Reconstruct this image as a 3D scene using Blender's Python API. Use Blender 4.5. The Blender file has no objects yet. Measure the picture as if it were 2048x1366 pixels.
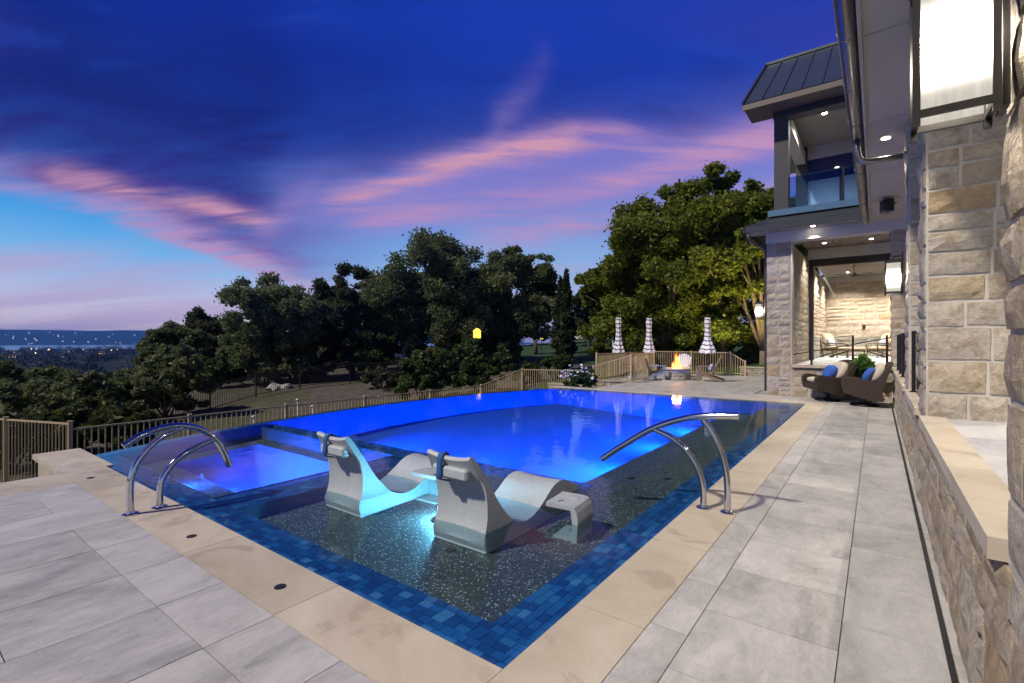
import bpy, bmesh, math, random
import numpy as np
from mathutils import Vector, Matrix, noise as mnoise

R = math.radians
C = bpy.context.scene.collection
SC = bpy.context.scene

# ------------------------------------------------------------------ camera
H = 1.5
F = 974.0
YAW = math.atan2(730.0, F)
SA, CA = math.sin(YAW), math.cos(YAW)
cam = bpy.data.cameras.new('camera')
cam.sensor_width = 36.0
cam.lens = F / 2048.0 * 36.0
cam.clip_start = 0.02
cam.clip_end = 60000
camo = bpy.data.objects.new('camera', cam)
C.objects.link(camo)
camo.location = (0, 0, H)
camo.rotation_euler = (R(90), 0, YAW)
SC.camera = camo

def W(u, v, d):
    """photo pixel at forward distance d -> world point"""
    r = (u - 1024.0) / F * d
    return Vector((-SA * d + CA * r, CA * d + SA * r, H + (683.0 - v) / F * d))

def G(u, v, z=0.0):
    """photo pixel on the level z"""
    return W(u, v, F * (H - z) / (v - 683.0))

def AZEL(u, v):
    a = (u - 1024.0) / F
    b = (683.0 - v) / F
    return math.degrees(math.atan(a)), math.degrees(math.atan(b / math.sqrt(1 + a * a)))

# ------------------------------------------------------------------ render settings
cy = SC.cycles
cy.use_denoising = True
cy.max_bounces = 7
cy.diffuse_bounces = 3
cy.glossy_bounces = 3
cy.transmission_bounces = 4
cy.transparent_max_bounces = 16
cy.volume_bounces = 0
cy.sample_clamp_indirect = 3.0
cy.caustics_reflective = False
cy.caustics_refractive = False
vs = SC.view_settings
vs.view_transform = 'Standard'
vs.look = 'None'
vs.exposure = 0.0
vs.gamma = 1.0
vs.use_curve_mapping = False

# ------------------------------------------------------------------ node helpers
def lin(r, g, b):
    def f(c):
        c /= 255.0
        return c / 12.92 if c <= 0.04045 else ((c + 0.055) / 1.055) ** 2.4
    return (f(r), f(g), f(b), 1.0)

class NT:
    def __init__(s, tree):
        s.t = tree
        s.t.nodes.clear()
    def n(s, typ, **kw):
        nd = s.t.nodes.new(typ)
        for k, v in kw.items():
            setattr(nd, k, v)
        return nd
    def put(s, sock, val):
        if val is None:
            return
        if isinstance(val, bpy.types.NodeSocket):
            s.t.links.new(val, sock)
        else:
            sock.default_value = val
    def m(s, op, a, b=None, c=None, clamp=False):
        nd = s.n('ShaderNodeMath', operation=op)
        nd.use_clamp = clamp
        s.put(nd.inputs[0], a); s.put(nd.inputs[1], b)
        if c is not None:
            s.put(nd.inputs[2], c)
        return nd.outputs[0]
    def vm(s, op, a, b=None):
        nd = s.n('ShaderNodeVectorMath', operation=op)
        s.put(nd.inputs[0], a)
        if b is not None:
            s.put(nd.inputs[1], b)
        return nd.outputs[0]
    def mixc(s, fac, a, b, mode='MIX'):
        nd = s.n('ShaderNodeMix', data_type='RGBA', blend_type=mode)
        nd.clamp_factor = True
        s.put(nd.inputs[0], fac); s.put(nd.inputs[6], a); s.put(nd.inputs[7], b)
        return nd.outputs[2]
    def ramp(s, fac, stops, interp='LINEAR'):
        nd = s.n('ShaderNodeValToRGB')
        cr = nd.color_ramp
        cr.interpolation = interp
        while len(cr.elements) > 1:
            cr.elements.remove(cr.elements[0])
        cr.elements[0].position = stops[0][0]; cr.elements[0].color = stops[0][1]
        for p, c in stops[1:]:
            e = cr.elements.new(p); e.color = c
        s.put(nd.inputs[0], fac)
        return nd.outputs[0]
    def curve(s, x, pts):
        nd = s.n('ShaderNodeFloatCurve')
        cu = nd.mapping.curves[0]
        pts = sorted(pts)
        cu.points[0].location = pts[0]; cu.points[1].location = pts[-1]
        for p in pts[1:-1]:
            cu.points.new(*p)
        for p in cu.points:
            p.handle_type = 'AUTO_CLAMPED'
        nd.mapping.update()
        nd.inputs[0].default_value = 1.0
        s.put(nd.inputs[1], x)
        return nd.outputs[0]
    def noise(s, vec, scale, detail=3.0, rough=0.55, dist=0.0):
        nd = s.n('ShaderNodeTexNoise')
        s.put(nd.inputs['Vector'], vec)
        nd.inputs['Scale'].default_value = scale
        nd.inputs['Detail'].default_value = detail
        nd.inputs['Roughness'].default_value = rough
        nd.inputs['Distortion'].default_value = dist
        return nd
    def map(s, vec, scale=(1, 1, 1), loc=(0, 0, 0), rot=(0, 0, 0)):
        nd = s.n('ShaderNodeMapping')
        s.put(nd.inputs[0], vec)
        nd.inputs['Location'].default_value = loc
        nd.inputs['Rotation'].default_value = rot
        nd.inputs['Scale'].default_value = scale
        return nd.outputs[0]

# ------------------------------------------------------------------ sky (dusk, in world directions)
SKY_STRENGTH = 1.0
wd = bpy.data.worlds.new('World')
SC.world = wd
wd.use_nodes = True
k = NT(wd.node_tree)
co = k.n('ShaderNodeTexCoord').outputs['Generated']
sp = k.n('ShaderNodeSeparateXYZ'); k.put(sp.inputs[0], co)
dx, dy, dz = sp.outputs
fx = k.m('ADD', k.m('MULTIPLY', dx, -SA), k.m('MULTIPLY', dy, CA))     # component along the valley view
rx = k.m('ADD', k.m('MULTIPLY', dx, CA), k.m('MULTIPLY', dy, SA))
az = k.m('DIVIDE', k.m('ARCTAN2', rx, fx), R(1))                        # degrees, 0 = view direction
el0 = k.m('DIVIDE', k.m('ARCSINE', k.m('MINIMUM', k.m('MAXIMUM', dz, -1.0), 1.0)), R(1))
T = k.m('DIVIDE', k.m('ADD', az, 90.0), 180.0)
cmb = k.n('ShaderNodeCombineXYZ')
zz = k.m('ADD', k.m('MAXIMUM', dz, 0.0), 0.16)
k.put(cmb.inputs[0], k.m('DIVIDE', rx, zz)); k.put(cmb.inputs[1], k.m('DIVIDE', fx, zz))
plane = cmb.outputs[0]
n1 = k.noise(k.map(plane, (0.55, 1.0, 1), rot=(0, 0, R(25))), 1.3, 5, 0.55, 0.6)
n2 = k.noise(k.map(plane, (0.7, 1.6, 1), (3.1, 1.7, 0), (0, 0, R(-18))), 2.6, 5, 0.6, 0.4)
n3 = k.noise(k.map(plane, (0.35, 1.0, 1), (7.1, 4.7, 0)), 0.9, 3, 0.5, 0.3)
w1 = k.m('SUBTRACT', n1.outputs[0], 0.5)
w2 = k.m('SUBTRACT', n2.outputs[0], 0.5)
w3 = k.m('SUBTRACT', n3.outputs[0], 0.5)
T = k.m('ADD', T, k.m('ADD', k.m('MULTIPLY', w1, .05), k.m('MULTIPLY', w3, .07)))
T = k.m('MINIMUM', k.m('MAXIMUM', T, 0.0), 1.0)
el = k.m('ADD', el0, k.m('ADD', k.m('MULTIPLY', w1, 4.0), k.m('MULTIPLY', w2, 2.6)))

els = k.m('ADD', el0, k.m('ADD', k.m('MULTIPLY', w1, 2.6), k.m('MULTIPLY', w2, 1.8)))
wf = k.noise(k.map(plane, (0.5, 2.4, 1), (1.1, 5.7, 0), (0, 0, R(20))), 4.5, 6, 0.62, 0.5)
w4 = k.m('SUBTRACT', wf.outputs[0], 0.5)                         # fine fibres

def gx(*st):
    return [(max(0.0, min(1.0, e / 60.0)), lin(*c)) for e, c in st]
eln = k.m('DIVIDE', k.m('ADD', el0, k.m('MULTIPLY', w3, 3.0)), 60.0, clamp=True)
base_l = k.ramp(eln, gx((0, (230, 200, 196)), (2.5, (222, 208, 224)), (5, (190, 200, 234)), (8, (128, 186, 238)),
                        (11, (78, 164, 232)), (15, (44, 132, 226)), (20, (26, 82, 200)), (28, (18, 56, 174)), (40, (14, 40, 142)), (58, (10, 28, 108))))
base_r = k.ramp(eln, gx((0, (190, 176, 196)), (4, (180, 188, 222)), (8, (150, 182, 228)), (12, (122, 164, 226)),
                        (17, (88, 128, 216)), (22, (48, 88, 202)), (28, (30, 68, 188)), (36, (24, 58, 172)), (44, (18, 46, 152)), (58, (12, 32, 118))))
lr = k.m('DIVIDE', k.m('ADD', az, 28.0), 26.0, clamp=True)
col = k.mixc(lr, base_l, base_r)

def tx(u, v):
    a, e = AZEL(u, v)
    return ((a + 90) / 180.0, e / 60.0)
def bell(x, lo, hi):          # smooth 0..1
    nd = k.n('ShaderNodeMapRange', interpolation_type='SMOOTHERSTEP')
    k.put(nd.inputs[0], x); nd.inputs[1].default_value = lo; nd.inputs[2].default_value = hi
    return nd.outputs[0]
def along(pts):
    return k.curve(T, [(0.0, pts[0][1])] + [(tx(u, 0)[0], a) for u, a in pts] + [(1.0, pts[-1][1])])
def streak(pts, width, inten, sharp_low=1.0, e=None):
    cx = k.curve(T, [(0.0, tx(*pts[0])[1])] + [tx(*p) for p in pts] + [(1.0, tx(*pts[-1])[1])])
    dd = k.m('SUBTRACT', e or els, k.m('MULTIPLY', cx, 60.0))
    up = k.m('MAXIMUM', dd, 0.0)
    dn = k.m('MULTIPLY', k.m('MINIMUM', dd, 0.0), -sharp_low)
    q = k.m('DIVIDE', k.m('ADD', up, dn), width)
    g = k.m('POWER', 2.718, k.m('MULTIPLY', k.m('MULTIPLY', q, q), -1.0))
    return k.m('MULTIPLY', g, along(inten)), dd
def lay(mask, tone, fib=1.6, amt=1.0):
    global col
    col = k.mixc(k.m('MULTIPLY', k.m('MULTIPLY', mask, k.m('ADD', 1.0, k.m('MULTIPLY', w4, fib))), amt, clamp=True), col, tone)

# the great cloud bank: two lower edges as elevation over azimuth
edgeL = [(-300, 285), (0, 350), (150, 390), (300, 448), (450, 514), (560, 562), (640, 590)]
edgeR = [(480, 440), (560, 430), (650, 402), (760, 366), (900, 326), (1020, 298), (1150, 284), (1350, 306), (1560, 258)]
lineL, bdL = streak(edgeL, 1.7, [(-100, .25), (0, .30), (150, .42), (300, .70), (450, .80), (540, .65), (600, .35), (660, .0)], 2.4)
lineR, bdR = streak(edgeR, 1.5, [(540, .0), (640, .35), (720, .62), (850, .80), (1020, .9), (1120, .55), (1350, .35), (1560, .45)], 1.2)
topfade = k.m('SUBTRACT', 1.0, bell(k.m('ADD', els, k.m('MULTIPLY', w1, 16.0)), 20.0, 40.0))
bL = k.m('MULTIPLY', bell(bdL, -.7, 1.9), along([(0, 1.0), (450, 1.0), (540, .85), (620, .5), (740, .12), (820, .0)]))
bR = k.m('MULTIPLY', bell(bdR, -1.0, 3.0), along([(250, .0), (450, .45), (600, .74), (700, .72), (850, .66), (1000, .66), (1200, .62), (1500, .5)]))
bank_m = k.m('MULTIPLY', k.m('MULTIPLY', k.m('MAXIMUM', bL, bR), topfade), k.m('ADD', 0.92, k.m('MULTIPLY', w2, 1.0)), clamp=True)
bank_c = k.ramp(eln, gx((4, (150, 128, 188)), (8, (116, 100, 178)), (12, (72, 66, 150)), (16, (44, 46, 128)), (21, (27, 36, 116)), (28, (20, 34, 120)), (40, (14, 30, 112))))
col = k.mixc(bank_m, col, bank_c)
# high mottled navy patches
hi = k.m('MULTIPLY', bell(n1.outputs[0], 0.48, 0.72), bell(el0, 13.0, 22.0))
col = k.mixc(k.m('MULTIPLY', hi, 0.6), col, lin(17, 26, 104))
gap = k.m('MULTIPLY', bell(n2.outputs[0], 0.52, 0.70), bell(el0, 12.0, 18.0))
col = k.mixc(k.m('MULTIPLY', gap, 0.22), col, lin(36, 88, 208))
vio = k.m('MULTIPLY', bell(n3.outputs[0], 0.45, 0.66), k.m('MULTIPLY', bell(el0, 10.0, 15.0), k.m('SUBTRACT', 1.0, bell(el0, 30.0, 44.0))))
col = k.mixc(k.m('MULTIPLY', vio, 0.55), col, lin(66, 60, 158))
# lavender veils low on the right and in the middle
veil, _ = streak([(500, 420), (700, 420), (900, 380), (1100, 360), (1300, 340), (1550, 290)], 4.2,
                 [(430, 0.0), (560, .45), (760, .70), (1000, .75), (1250, .70), (1560, .65)], 1.1)
lay(veil, lin(140, 128, 202), 1.0)
lilac = lin(170, 140, 200); pk = lin(192, 146, 190); sal = lin(206, 152, 178)
lay(lineL, pk, 2.6); lay(lineR, sal, 3.6)
s2, _ = streak([(60, 305), (130, 342), (270, 388), (430, 420), (530, 448), (600, 440)], 1.0, [(60, 0.0), (150, .30), (270, .75), (330, .5), (430, .68), (520, .5), (600, 0.0)], 1.0)
lay(s2, sal, 3.6)
s3, _ = streak([(700, 440), (850, 424), (1000, 404), (1120, 384), (1300, 342), (1450, 300), (1560, 266)], 1.7, [(640, 0.0), (740, .55), (900, .50), (1050, .40), (1200, .60), (1350, .70), (1560, .75)], 1.2)
lay(s3, pk, 3.6)
s5, _ = streak([(880, 470), (1000, 466), (1120, 452), (1300, 430), (1560, 380)], 1.6, [(820, 0.0), (950, .3), (1080, .55), (1200, .5), (1560, .4)])
lay(s5, pk, 3.0)
s4, _ = streak([(880, 292), (960, 234), (1020, 184), (1100, 120)], 1.8, [(890, 0.0), (950, .22), (1010, .14), (1060, .06), (1110, 0.0)])
lay(s4, lilac, 1.2)
s6, _ = streak([(480, 470), (560, 420), (620, 372), (680, 330)], 1.6, [(470, 0.0), (540, .30), (600, .22), (690, 0.0)])
lay(s6, lilac, 1.2)
# low veils over the horizon
low = k.noise(k.map(plane, (0.16, 1.0, 1), (2, 9, 0)), 1.5, 4, 0.55, 0.3)
lowm = k.m('MULTIPLY', bell(low.outputs[0], 0.44, 0.64), k.m('SUBTRACT', 1.0, bell(el0, 6.0, 11.0)))
col = k.mixc(k.m('MULTIPLY', lowm, 0.65), col, lin(190, 168, 206))
# below the horizon: dark ground tone
col = k.mixc(bell(el0, -2.0, -0.3), lin(30, 34, 48), col)
bgn = k.n('ShaderNodeBackground')
k.put(bgn.inputs[0], col); bgn.inputs[1].default_value = SKY_STRENGTH
k.put(k.n('ShaderNodeOutputWorld').inputs[0], bgn.outputs[0])
wd.cycles.sampling_method = 'MANUAL'
wd.cycles.sample_map_resolution = 512

# ------------------------------------------------------------------ sun: stands in for an unseen floodlight that throws the handrail's shadow
sl = bpy.data.lights.new('sun', 'SUN')
sl.energy = 3.7
sl.angle = R(3.0)
sl.color = (1.0, 0.92, 0.80)
so = bpy.data.objects.new('sun', sl)
C.objects.link(so)
sdir = Vector((0.46, 0.89, -1.05)).normalized()
so.rotation_euler = sdir.to_track_quat('-Z', 'Y').to_euler()
so.location = (-20, -20, 40)

# ------------------------------------------------------------------ materials
MATS = {}
def mat(name, build):
    if name in MATS:
        return MATS[name]
    m = bpy.data.materials.new(name)
    m.use_nodes = True
    k = NT(m.node_tree)
    out = k.n('ShaderNodeOutputMaterial')
    sh = build(k)
    k.put(out.inputs[0], sh)
    MATS[name] = m
    return m

def pbsdf(k, color, rough=0.6, metal=0.0, bump=None, bstr=0.3, bdist=0.01, spec=0.5, coat=0.0):
    p = k.n('ShaderNodeBsdfPrincipled')
    k.put(p.inputs['Base Color'], color)
    k.put(p.inputs['Roughness'], rough)
    p.inputs['Metallic'].default_value = metal
    p.inputs['Specular IOR Level'].default_value = spec
    if coat:
        p.inputs['Coat Weight'].default_value = coat
    if bump is not None:
        b = k.n('ShaderNodeBump')
        b.inputs['Strength'].default_value = bstr
        b.inputs['Distance'].default_value = bdist
        k.put(b.inputs['Height'], bump)
        k.put(p.inputs['Normal'], b.outputs[0])
    return p.outputs[0]

def c3(r, g, b):
    return (r, g, b, 1.0)

def plain(name, color, rough=0.6, metal=0.0, var=0.12, scale=6.0, bstr=0.15, spec=0.5, coat=0.0):
    def b(k):
        co = k.n('ShaderNodeTexCoord').outputs['Object']
        n = k.noise(co, scale, 4, 0.6)
        f = k.m('ADD', 1.0 - var, k.m('MULTIPLY', n.outputs[0], 2 * var))
        cc = k.mixc(1.0, c3(*color), c3(1, 1, 1), 'MULTIPLY')
        hs = k.n('ShaderNodeHueSaturation')
        k.put(hs.inputs['Color'], cc); k.put(hs.inputs['Value'], f)
        rr = k.m('ADD', rough - 0.06, k.m('MULTIPLY', n.outputs[0], 0.12), clamp=True)
        fine = k.noise(co, scale * 9, 3, 0.6)
        return pbsdf(k, hs.outputs[0], rr, metal, fine.outputs[0], bstr, 0.004, spec, coat)
    return mat(name, b)

def emis(name, color, strength):
    def b(k):
        e = k.n('ShaderNodeEmission')
        e.inputs[0].default_value = c3(*color); e.inputs[1].default_value = strength
        return e.outputs[0]
    return mat(name, b)

def orand(k):
    return k.n('ShaderNodeObjectInfo').outputs['Random']

def stone_mat(name, stops, tint=(1, 1, 1)):
    def b(k):
        oi = k.n('ShaderNodeObjectInfo')
        geo = k.n('ShaderNodeNewGeometry')
        pos = geo.outputs['Position']
        rnd = oi.outputs['Random']
        base = k.ramp(rnd, [(p, c3(*c)) for p, c in stops], 'CONSTANT')
        off = k.vm('ADD', pos, k.n('ShaderNodeCombineXYZ').outputs[0])
        n = k.noise(pos, 7.0, 6, 0.65, 0.4)
        n2 = k.noise(pos, 30.0, 5, 0.7)
        n3 = k.noise(k.map(pos, (1, 1, 0.6)), 2.6, 3, 0.5)
        c = k.mixc(k.m('MULTIPLY', bellk(k, n.outputs[0], 0.42, 0.66), 0.55), base, c3(0.20, 0.145, 0.085))
        c = k.mixc(k.m('MULTIPLY', bellk(k, n3.outputs[0], 0.55, 0.72), 0.45), c, c3(.47, .415, .335))
        v = k.m('ADD', 0.44, k.m('MULTIPLY', n2.outputs[0], 1.02))
        hs = k.n('ShaderNodeHueSaturation'); k.put(hs.inputs['Color'], c); k.put(hs.inputs['Value'], v)
        n5 = k.noise(pos, 75.0, 4, 0.75)
        h = k.m('ADD', k.m('MULTIPLY', n.outputs[0], .7), k.m('ADD', k.m('MULTIPLY', n2.outputs[0], 0.5), k.m('MULTIPLY', n5.outputs[0], .22)))
        return pbsdf(k, hs.outputs[0], 0.88, 0, h, 0.8, 0.03, 0.2)
    return mat(name, b)

def bellk(k, x, lo, hi):
    nd = k.n('ShaderNodeMapRange', interpolation_type='SMOOTHSTEP')
    k.put(nd.inputs[0], x); nd.inputs[1].default_value = lo; nd.inputs[2].default_value = hi
    return nd.outputs[0]

M = {}
M['stone'] = stone_mat('limestone_blocks', [(0, (.42, .35, .265)), (.18, (.46, .405, .33)), (.36, (.39, .325, .245)), (.5, (.47, .395, .295)),
                                            (.64, (.43, .38, .315)), (.80, (.45, .365, .25)), (.85, (.49, .435, .36)), (.97, (.43, .32, .20))])
M['mortar'] = plain('mortar', (.50, .465, .41), .9, 0, .14, 9, .6)
M['stone_pit'] = stone_mat('ledge_stone', [(0, (.42, .40, .36)), (.4, (.36, .30, .22)), (.7, (.46, .44, .42))])

def tile_mat(name, dark, light, warm):
    def b(k):
        geo = k.n('ShaderNodeNewGeometry'); pos = geo.outputs['Position']
        rnd = orand(k)
        shift = k.n('ShaderNodeCombineXYZ')
        k.put(shift.inputs[0], k.m('MULTIPLY', rnd, 37.0)); k.put(shift.inputs[1], k.m('MULTIPLY', rnd, 91.0))
        p = k.vm('ADD', pos, shift.outputs[0])
        pr = k.map(p, (1.0, 0.45, 1.0), rot=(0, 0, R(28)))
        a = k.noise(pr, 3.0, 6, 0.62, 0.9)
        v = k.noise(pr, 16.0, 6, 0.7, 1.2)
        f = k.noise(p, 95.0, 3, 0.7)
        t = k.m('ADD', k.m('MULTIPLY', a.outputs[0], 0.75), k.m('MULTIPLY', v.outputs[0], 0.45))
        t = k.m('ADD', t, k.m('MULTIPLY', k.m('SUBTRACT', rnd, 0.5), 0.11))
        c = k.ramp(t, [(0.40, c3(*dark)), (0.58, c3(*light)), (0.74, c3(*warm))])
        hs = k.n('ShaderNodeHueSaturation'); k.put(hs.inputs['Color'], c)
        k.put(hs.inputs['Value'], k.m('ADD', 0.78, k.m('MULTIPLY', f.outputs[0], 0.44)))
        ro = k.m('ADD', 0.34, k.m('MULTIPLY', v.outputs[0], 0.35))
        h = k.m('ADD', k.m('MULTIPLY', v.outputs[0], 0.8), k.m('MULTIPLY', f.outputs[0], 0.3))
        return pbsdf(k, hs.outputs[0], ro, 0, h, 0.35, 0.006, 0.45)
    return mat(name, b)
M['tile'] = tile_mat('slate_look_paver', (.26, .25, .235), (.40, .385, .365), (.51, .49, .465))
M['tile_light'] = tile_mat('terrace_paver', (.34, .34, .35), (.46, .46, .47), (.55, .54, .53))

def coping_mat(k):
    geo = k.n('ShaderNodeNewGeometry'); pos = geo.outputs['Position']
    rnd = orand(k)
    a = k.noise(pos, 1.7, 5, 0.6, 0.8)
    s = k.noise(k.map(pos, (1, 1, 1), (5, 2, 0)), 2.3, 4, 0.5, 1.4)
    f = k.noise(pos, 60.0, 4, 0.7)
    c = k.ramp(a.outputs[0], [(0.3, c3(.46, .385, .28)), (0.55, c3(.56, .485, .375)), (0.75, c3(.63, .565, .465))])
    st = bellk(k, s.outputs[0], 0.57, 0.61)
    c = k.mixc(k.m('MULTIPLY', st, 0.36), c, c3(.36, .28, .19))
    hs = k.n('ShaderNodeHueSaturation'); k.put(hs.inputs['Color'], c)
    k.put(hs.inputs['Value'], k.m('ADD', k.m('ADD', 0.82, k.m('MULTIPLY', rnd, 0.16)), k.m('MULTIPLY', k.m('SUBTRACT', f.outputs[0], .5), 0.25)))
    ro = k.m('SUBTRACT', 0.62, k.m('MULTIPLY', st, 0.22))
    return pbsdf(k, hs.outputs[0], ro, 0, f.outputs[0], 0.2, 0.003, 0.4)
M['coping'] = mat('limestone_coping', coping_mat)
M['grout'] = plain('grout', (.33, .32, .30), .9, 0, .1, 20, .2)
M['concrete'] = plain('concrete', (.30, .29, .27), .9)

def mosaic_col(k, rnd):
    return k.ramp(rnd, [(0.0, c3(.006, .050, .19)), (.2, c3(.012, .090, .29)), (.4, c3(.008, .065, .24)), (.55, c3(.03, .15, .36)),
                        (.7, c3(.005, .028, .15)), (.82, c3(.02, .12, .36)), (.93, c3(.08, .25, .46))], 'CONSTANT')
def mosaic_obj(k):
    geo = k.n('ShaderNodeNewGeometry')
    n = k.noise(geo.outputs['Position'], 34, 4, .6, 1.0)
    c = mosaic_col(k, orand(k))
    c = k.mixc(k.m('MULTIPLY', n.outputs[0], .5), c, c3(.05, .17, .40))
    return pbsdf(k, c, .18, 0, n.outputs[0], .12, .003, .6)
M['mosaic'] = mat('glass_mosaic', mosaic_obj)
def mosaic_attr(k):
    at = k.n('ShaderNodeAttribute', attribute_name='tone')
    geo = k.n('ShaderNodeNewGeometry')
    n = k.noise(geo.outputs['Position'], 34, 4, .6, 1.0)
    c = mosaic_col(k, at.outputs['Fac'])
    c = k.mixc(k.m('MULTIPLY', n.outputs[0], .5), c, c3(.05, .17, .40))
    return pbsdf(k, c, .18, 0, n.outputs[0], .12, .003, .6)
M['mosaic_sheet'] = mat('glass_mosaic_sheet', mosaic_attr)
M['mosaic_grout'] = plain('mosaic_grout', (.05, .10, .17), .8)

def pebble(k):
    geo = k.n('ShaderNodeNewGeometry'); pos = geo.outputs['Position']
    v = k.n('ShaderNodeTexVoronoi'); k.put(v.inputs['Vector'], pos); v.inputs['Scale'].default_value = 75.0
    sc = k.n('ShaderNodeSeparateColor'); k.put(sc.inputs[0], v.outputs['Color'])
    spk = k.m('MULTIPLY', k.m('GREATER_THAN', sc.outputs[0], 0.86), k.m('LESS_THAN', v.outputs['Distance'], 0.42))
    n = k.noise(pos, 3.0, 4, .6)
    c = k.ramp(sc.outputs[1], [(0, c3(.035, .04, .045)), (.5, c3(.075, .08, .08)), (1, c3(.13, .13, .12))])
    c = k.mixc(k.m('MULTIPLY', n.outputs[0], .5), c, c3(.07, .075, .07))
    c = k.mixc(spk, c, c3(.62, .66, .66))
    return pbsdf(k, c, .6, 0, v.outputs['Distance'], .2, .004, .3)
M['pebble'] = mat('pebble_plaster', pebble)
M['plaster'] = plain('pool_plaster', (.020, .095, .30), .8, 0, .16, 1.6, .1)
M['spa_plaster'] = plain('spa_plaster', (.10, .17, .46), .8, 0, .16, 6, .15)

def water(k):
    geo = k.n('ShaderNodeNewGeometry'); pos = geo.outputs['Position']
    n = k.noise(k.map(pos, (1.0, 1.6, 1)), 2.2, 3, .5, .3)
    n2 = k.noise(pos, 9.0, 2, .5, .2)
    h = k.m('ADD', n.outputs[0], k.m('MULTIPLY', n2.outputs[0], .18))
    b = k.n('ShaderNodeBump'); b.inputs['Strength'].default_value = .10; b.inputs['Distance'].default_value = .03
    k.put(b.inputs['Height'], h)
    fr = k.n('ShaderNodeFresnel'); fr.inputs[0].default_value = 1.31
    tr = k.n('ShaderNodeBsdfTransparent'); tr.inputs[0].default_value = (.68, .83, .92, 1)
    gl = k.n('ShaderNodeBsdfGlossy'); gl.inputs['Roughness'].default_value = .03; gl.inputs['Color'].default_value = (.72, .78, .86, 1)
    k.put(gl.inputs['Normal'], b.outputs[0]); k.put(fr.inputs['Normal'], b.outputs[0])
    mx = k.n('ShaderNodeMixShader')
    k.put(mx.inputs[0], fr.outputs[0]); k.put(mx.inputs[1], tr.outputs[0]); k.put(mx.inputs[2], gl.outputs[0])
    return mx.outputs[0]
M['water'] = mat('pool_water_surface', water)

def glass(k):
    fr = k.n('ShaderNodeFresnel'); fr.inputs[0].default_value = 1.45
    tr = k.n('ShaderNodeBsdfTransparent'); tr.inputs[0].default_value = (.86, .92, .94, 1)
    gl = k.n('ShaderNodeBsdfGlossy'); gl.inputs['Roughness'].default_value = .01
    mx = k.n('ShaderNodeMixShader')
    k.put(mx.inputs[0], fr.outputs[0]); k.put(mx.inputs[1], tr.outputs[0]); k.put(mx.inputs[2], gl.outputs[0])
    return mx.outputs[0]
M['glass'] = mat('clear_glass', glass)
def glass_b(k):
    fr = k.n('ShaderNodeFresnel'); fr.inputs[0].default_value = 1.5
    tr = k.n('ShaderNodeBsdfTransparent'); tr.inputs[0].default_value = (.50, .68, .88, 1)
    gl = k.n('ShaderNodeBsdfGlossy'); gl.inputs['Roughness'].default_value = .01
    mx = k.n('ShaderNodeMixShader')
    k.put(mx.inputs[0], fr.outputs[0]); k.put(mx.inputs[1], tr.outputs[0]); k.put(mx.inputs[2], gl.outputs[0])
    return mx.outputs[0]
M['glass_blue'] = mat('blue_tinted_glass', glass_b)
M['glass_night'] = plain('night_window_glass', (.006, .022, .13), .04, 0, .05, 2, 0, 1.0)

M['steel'] = plain('polished_steel', (.62, .63, .65), .10, 1.0, .05, 3, .02)
M['gutter'] = plain('gutter_metal', (.22, .20, .185), .34, .85, .15, 5, .1)
M['black'] = plain('black_metal', (.012, .013, .015), .45, .3, .2)
M['bronze'] = plain('bronze_frame', (.03, .027, .024), .45, .6, .2)
M['fence'] = plain('tan_painted_steel', (.44, .34, .18), .5, 0, .15, 4, .1)
M['iron'] = plain('black_iron', (.02, .02, .022), .5, .4, .2)
M['lounger'] = None
def speck(k):
    co = k.n('ShaderNodeTexCoord').outputs['Object']
    v = k.n('ShaderNodeTexVoronoi'); k.put(v.inputs['Vector'], co); v.inputs['Scale'].default_value = 260.0
    sc = k.n('ShaderNodeSeparateColor'); k.put(sc.inputs[0], v.outputs['Color'])
    c = k.ramp(sc.outputs[0], [(0, c3(.26, .29, .30)), (.25, c3(.36, .39, .40)), (.6, c3(.41, .44, .45)), (1, c3(.50, .53, .54))])
    n = k.noise(co, 2.5, 3, .5)
    hs = k.n('ShaderNodeHueSaturation'); k.put(hs.inputs['Color'], c); k.put(hs.inputs['Value'], k.m('ADD', .86, k.m('MULTIPLY', n.outputs[0], .28)))
    return pbsdf(k, hs.outputs[0], .48, 0, v.outputs['Distance'], .12, .002, .45)
M['lounger'] = mat('granite_look_resin', speck)
M['strap'] = plain('blue_strap', (.015, .09, .27), .7, 0, .15, 20, .3)
M['black_rubber'] = plain('black_drain', (.015, .015, .017), .5)
M['drain_blue'] = plain('spa_drain', (.10, .14, .25), .5)

def wicker(k):
    co = k.n('ShaderNodeTexCoord').outputs['Object']
    w = k.n('ShaderNodeTexWave', wave_type='BANDS', bands_direction='Z'); k.put(w.inputs['Vector'], co); w.inputs['Scale'].default_value = 26.0; w.inputs['Distortion'].default_value = 1.0
    w2 = k.n('ShaderNodeTexWave', wave_type='BANDS', bands_direction='DIAGONAL'); k.put(w2.inputs['Vector'], co); w2.inputs['Scale'].default_value = 20.0
    h = k.m('MULTIPLY', w.outputs['Fac'], w2.outputs['Fac'])
    c = k.ramp(h, [(0, c3(.022, .014, .010)), (1, c3(.075, .045, .032))])
    return pbsdf(k, c, .5, 0, h, .5, .006, .4)
M['wicker'] = mat('brown_wicker', wicker)
M['cush_beige'] = plain('beige_cushion', (.50, .43, .35), .9, 0, .08, 12, .3)
M['cush_tan'] = plain('tan_cushion', (.50, .36, .22), .9, 0, .08, 12, .3)
M['cush_blue'] = plain('royal_blue_fabric', (.018, .085, .36), .85, 0, .15, 14, .3)
M['cush_navy'] = plain('navy_fabric', (.012, .018, .05), .85, 0, .15, 14, .3)
M['white_fabric'] = plain('white_fabric', (.74, .74, .74), .9, 0, .06, 10, .2)
M['black_fabric'] = plain('black_fabric', (.015, .016, .024), .9, 0, .2, 10, .2)
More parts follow.
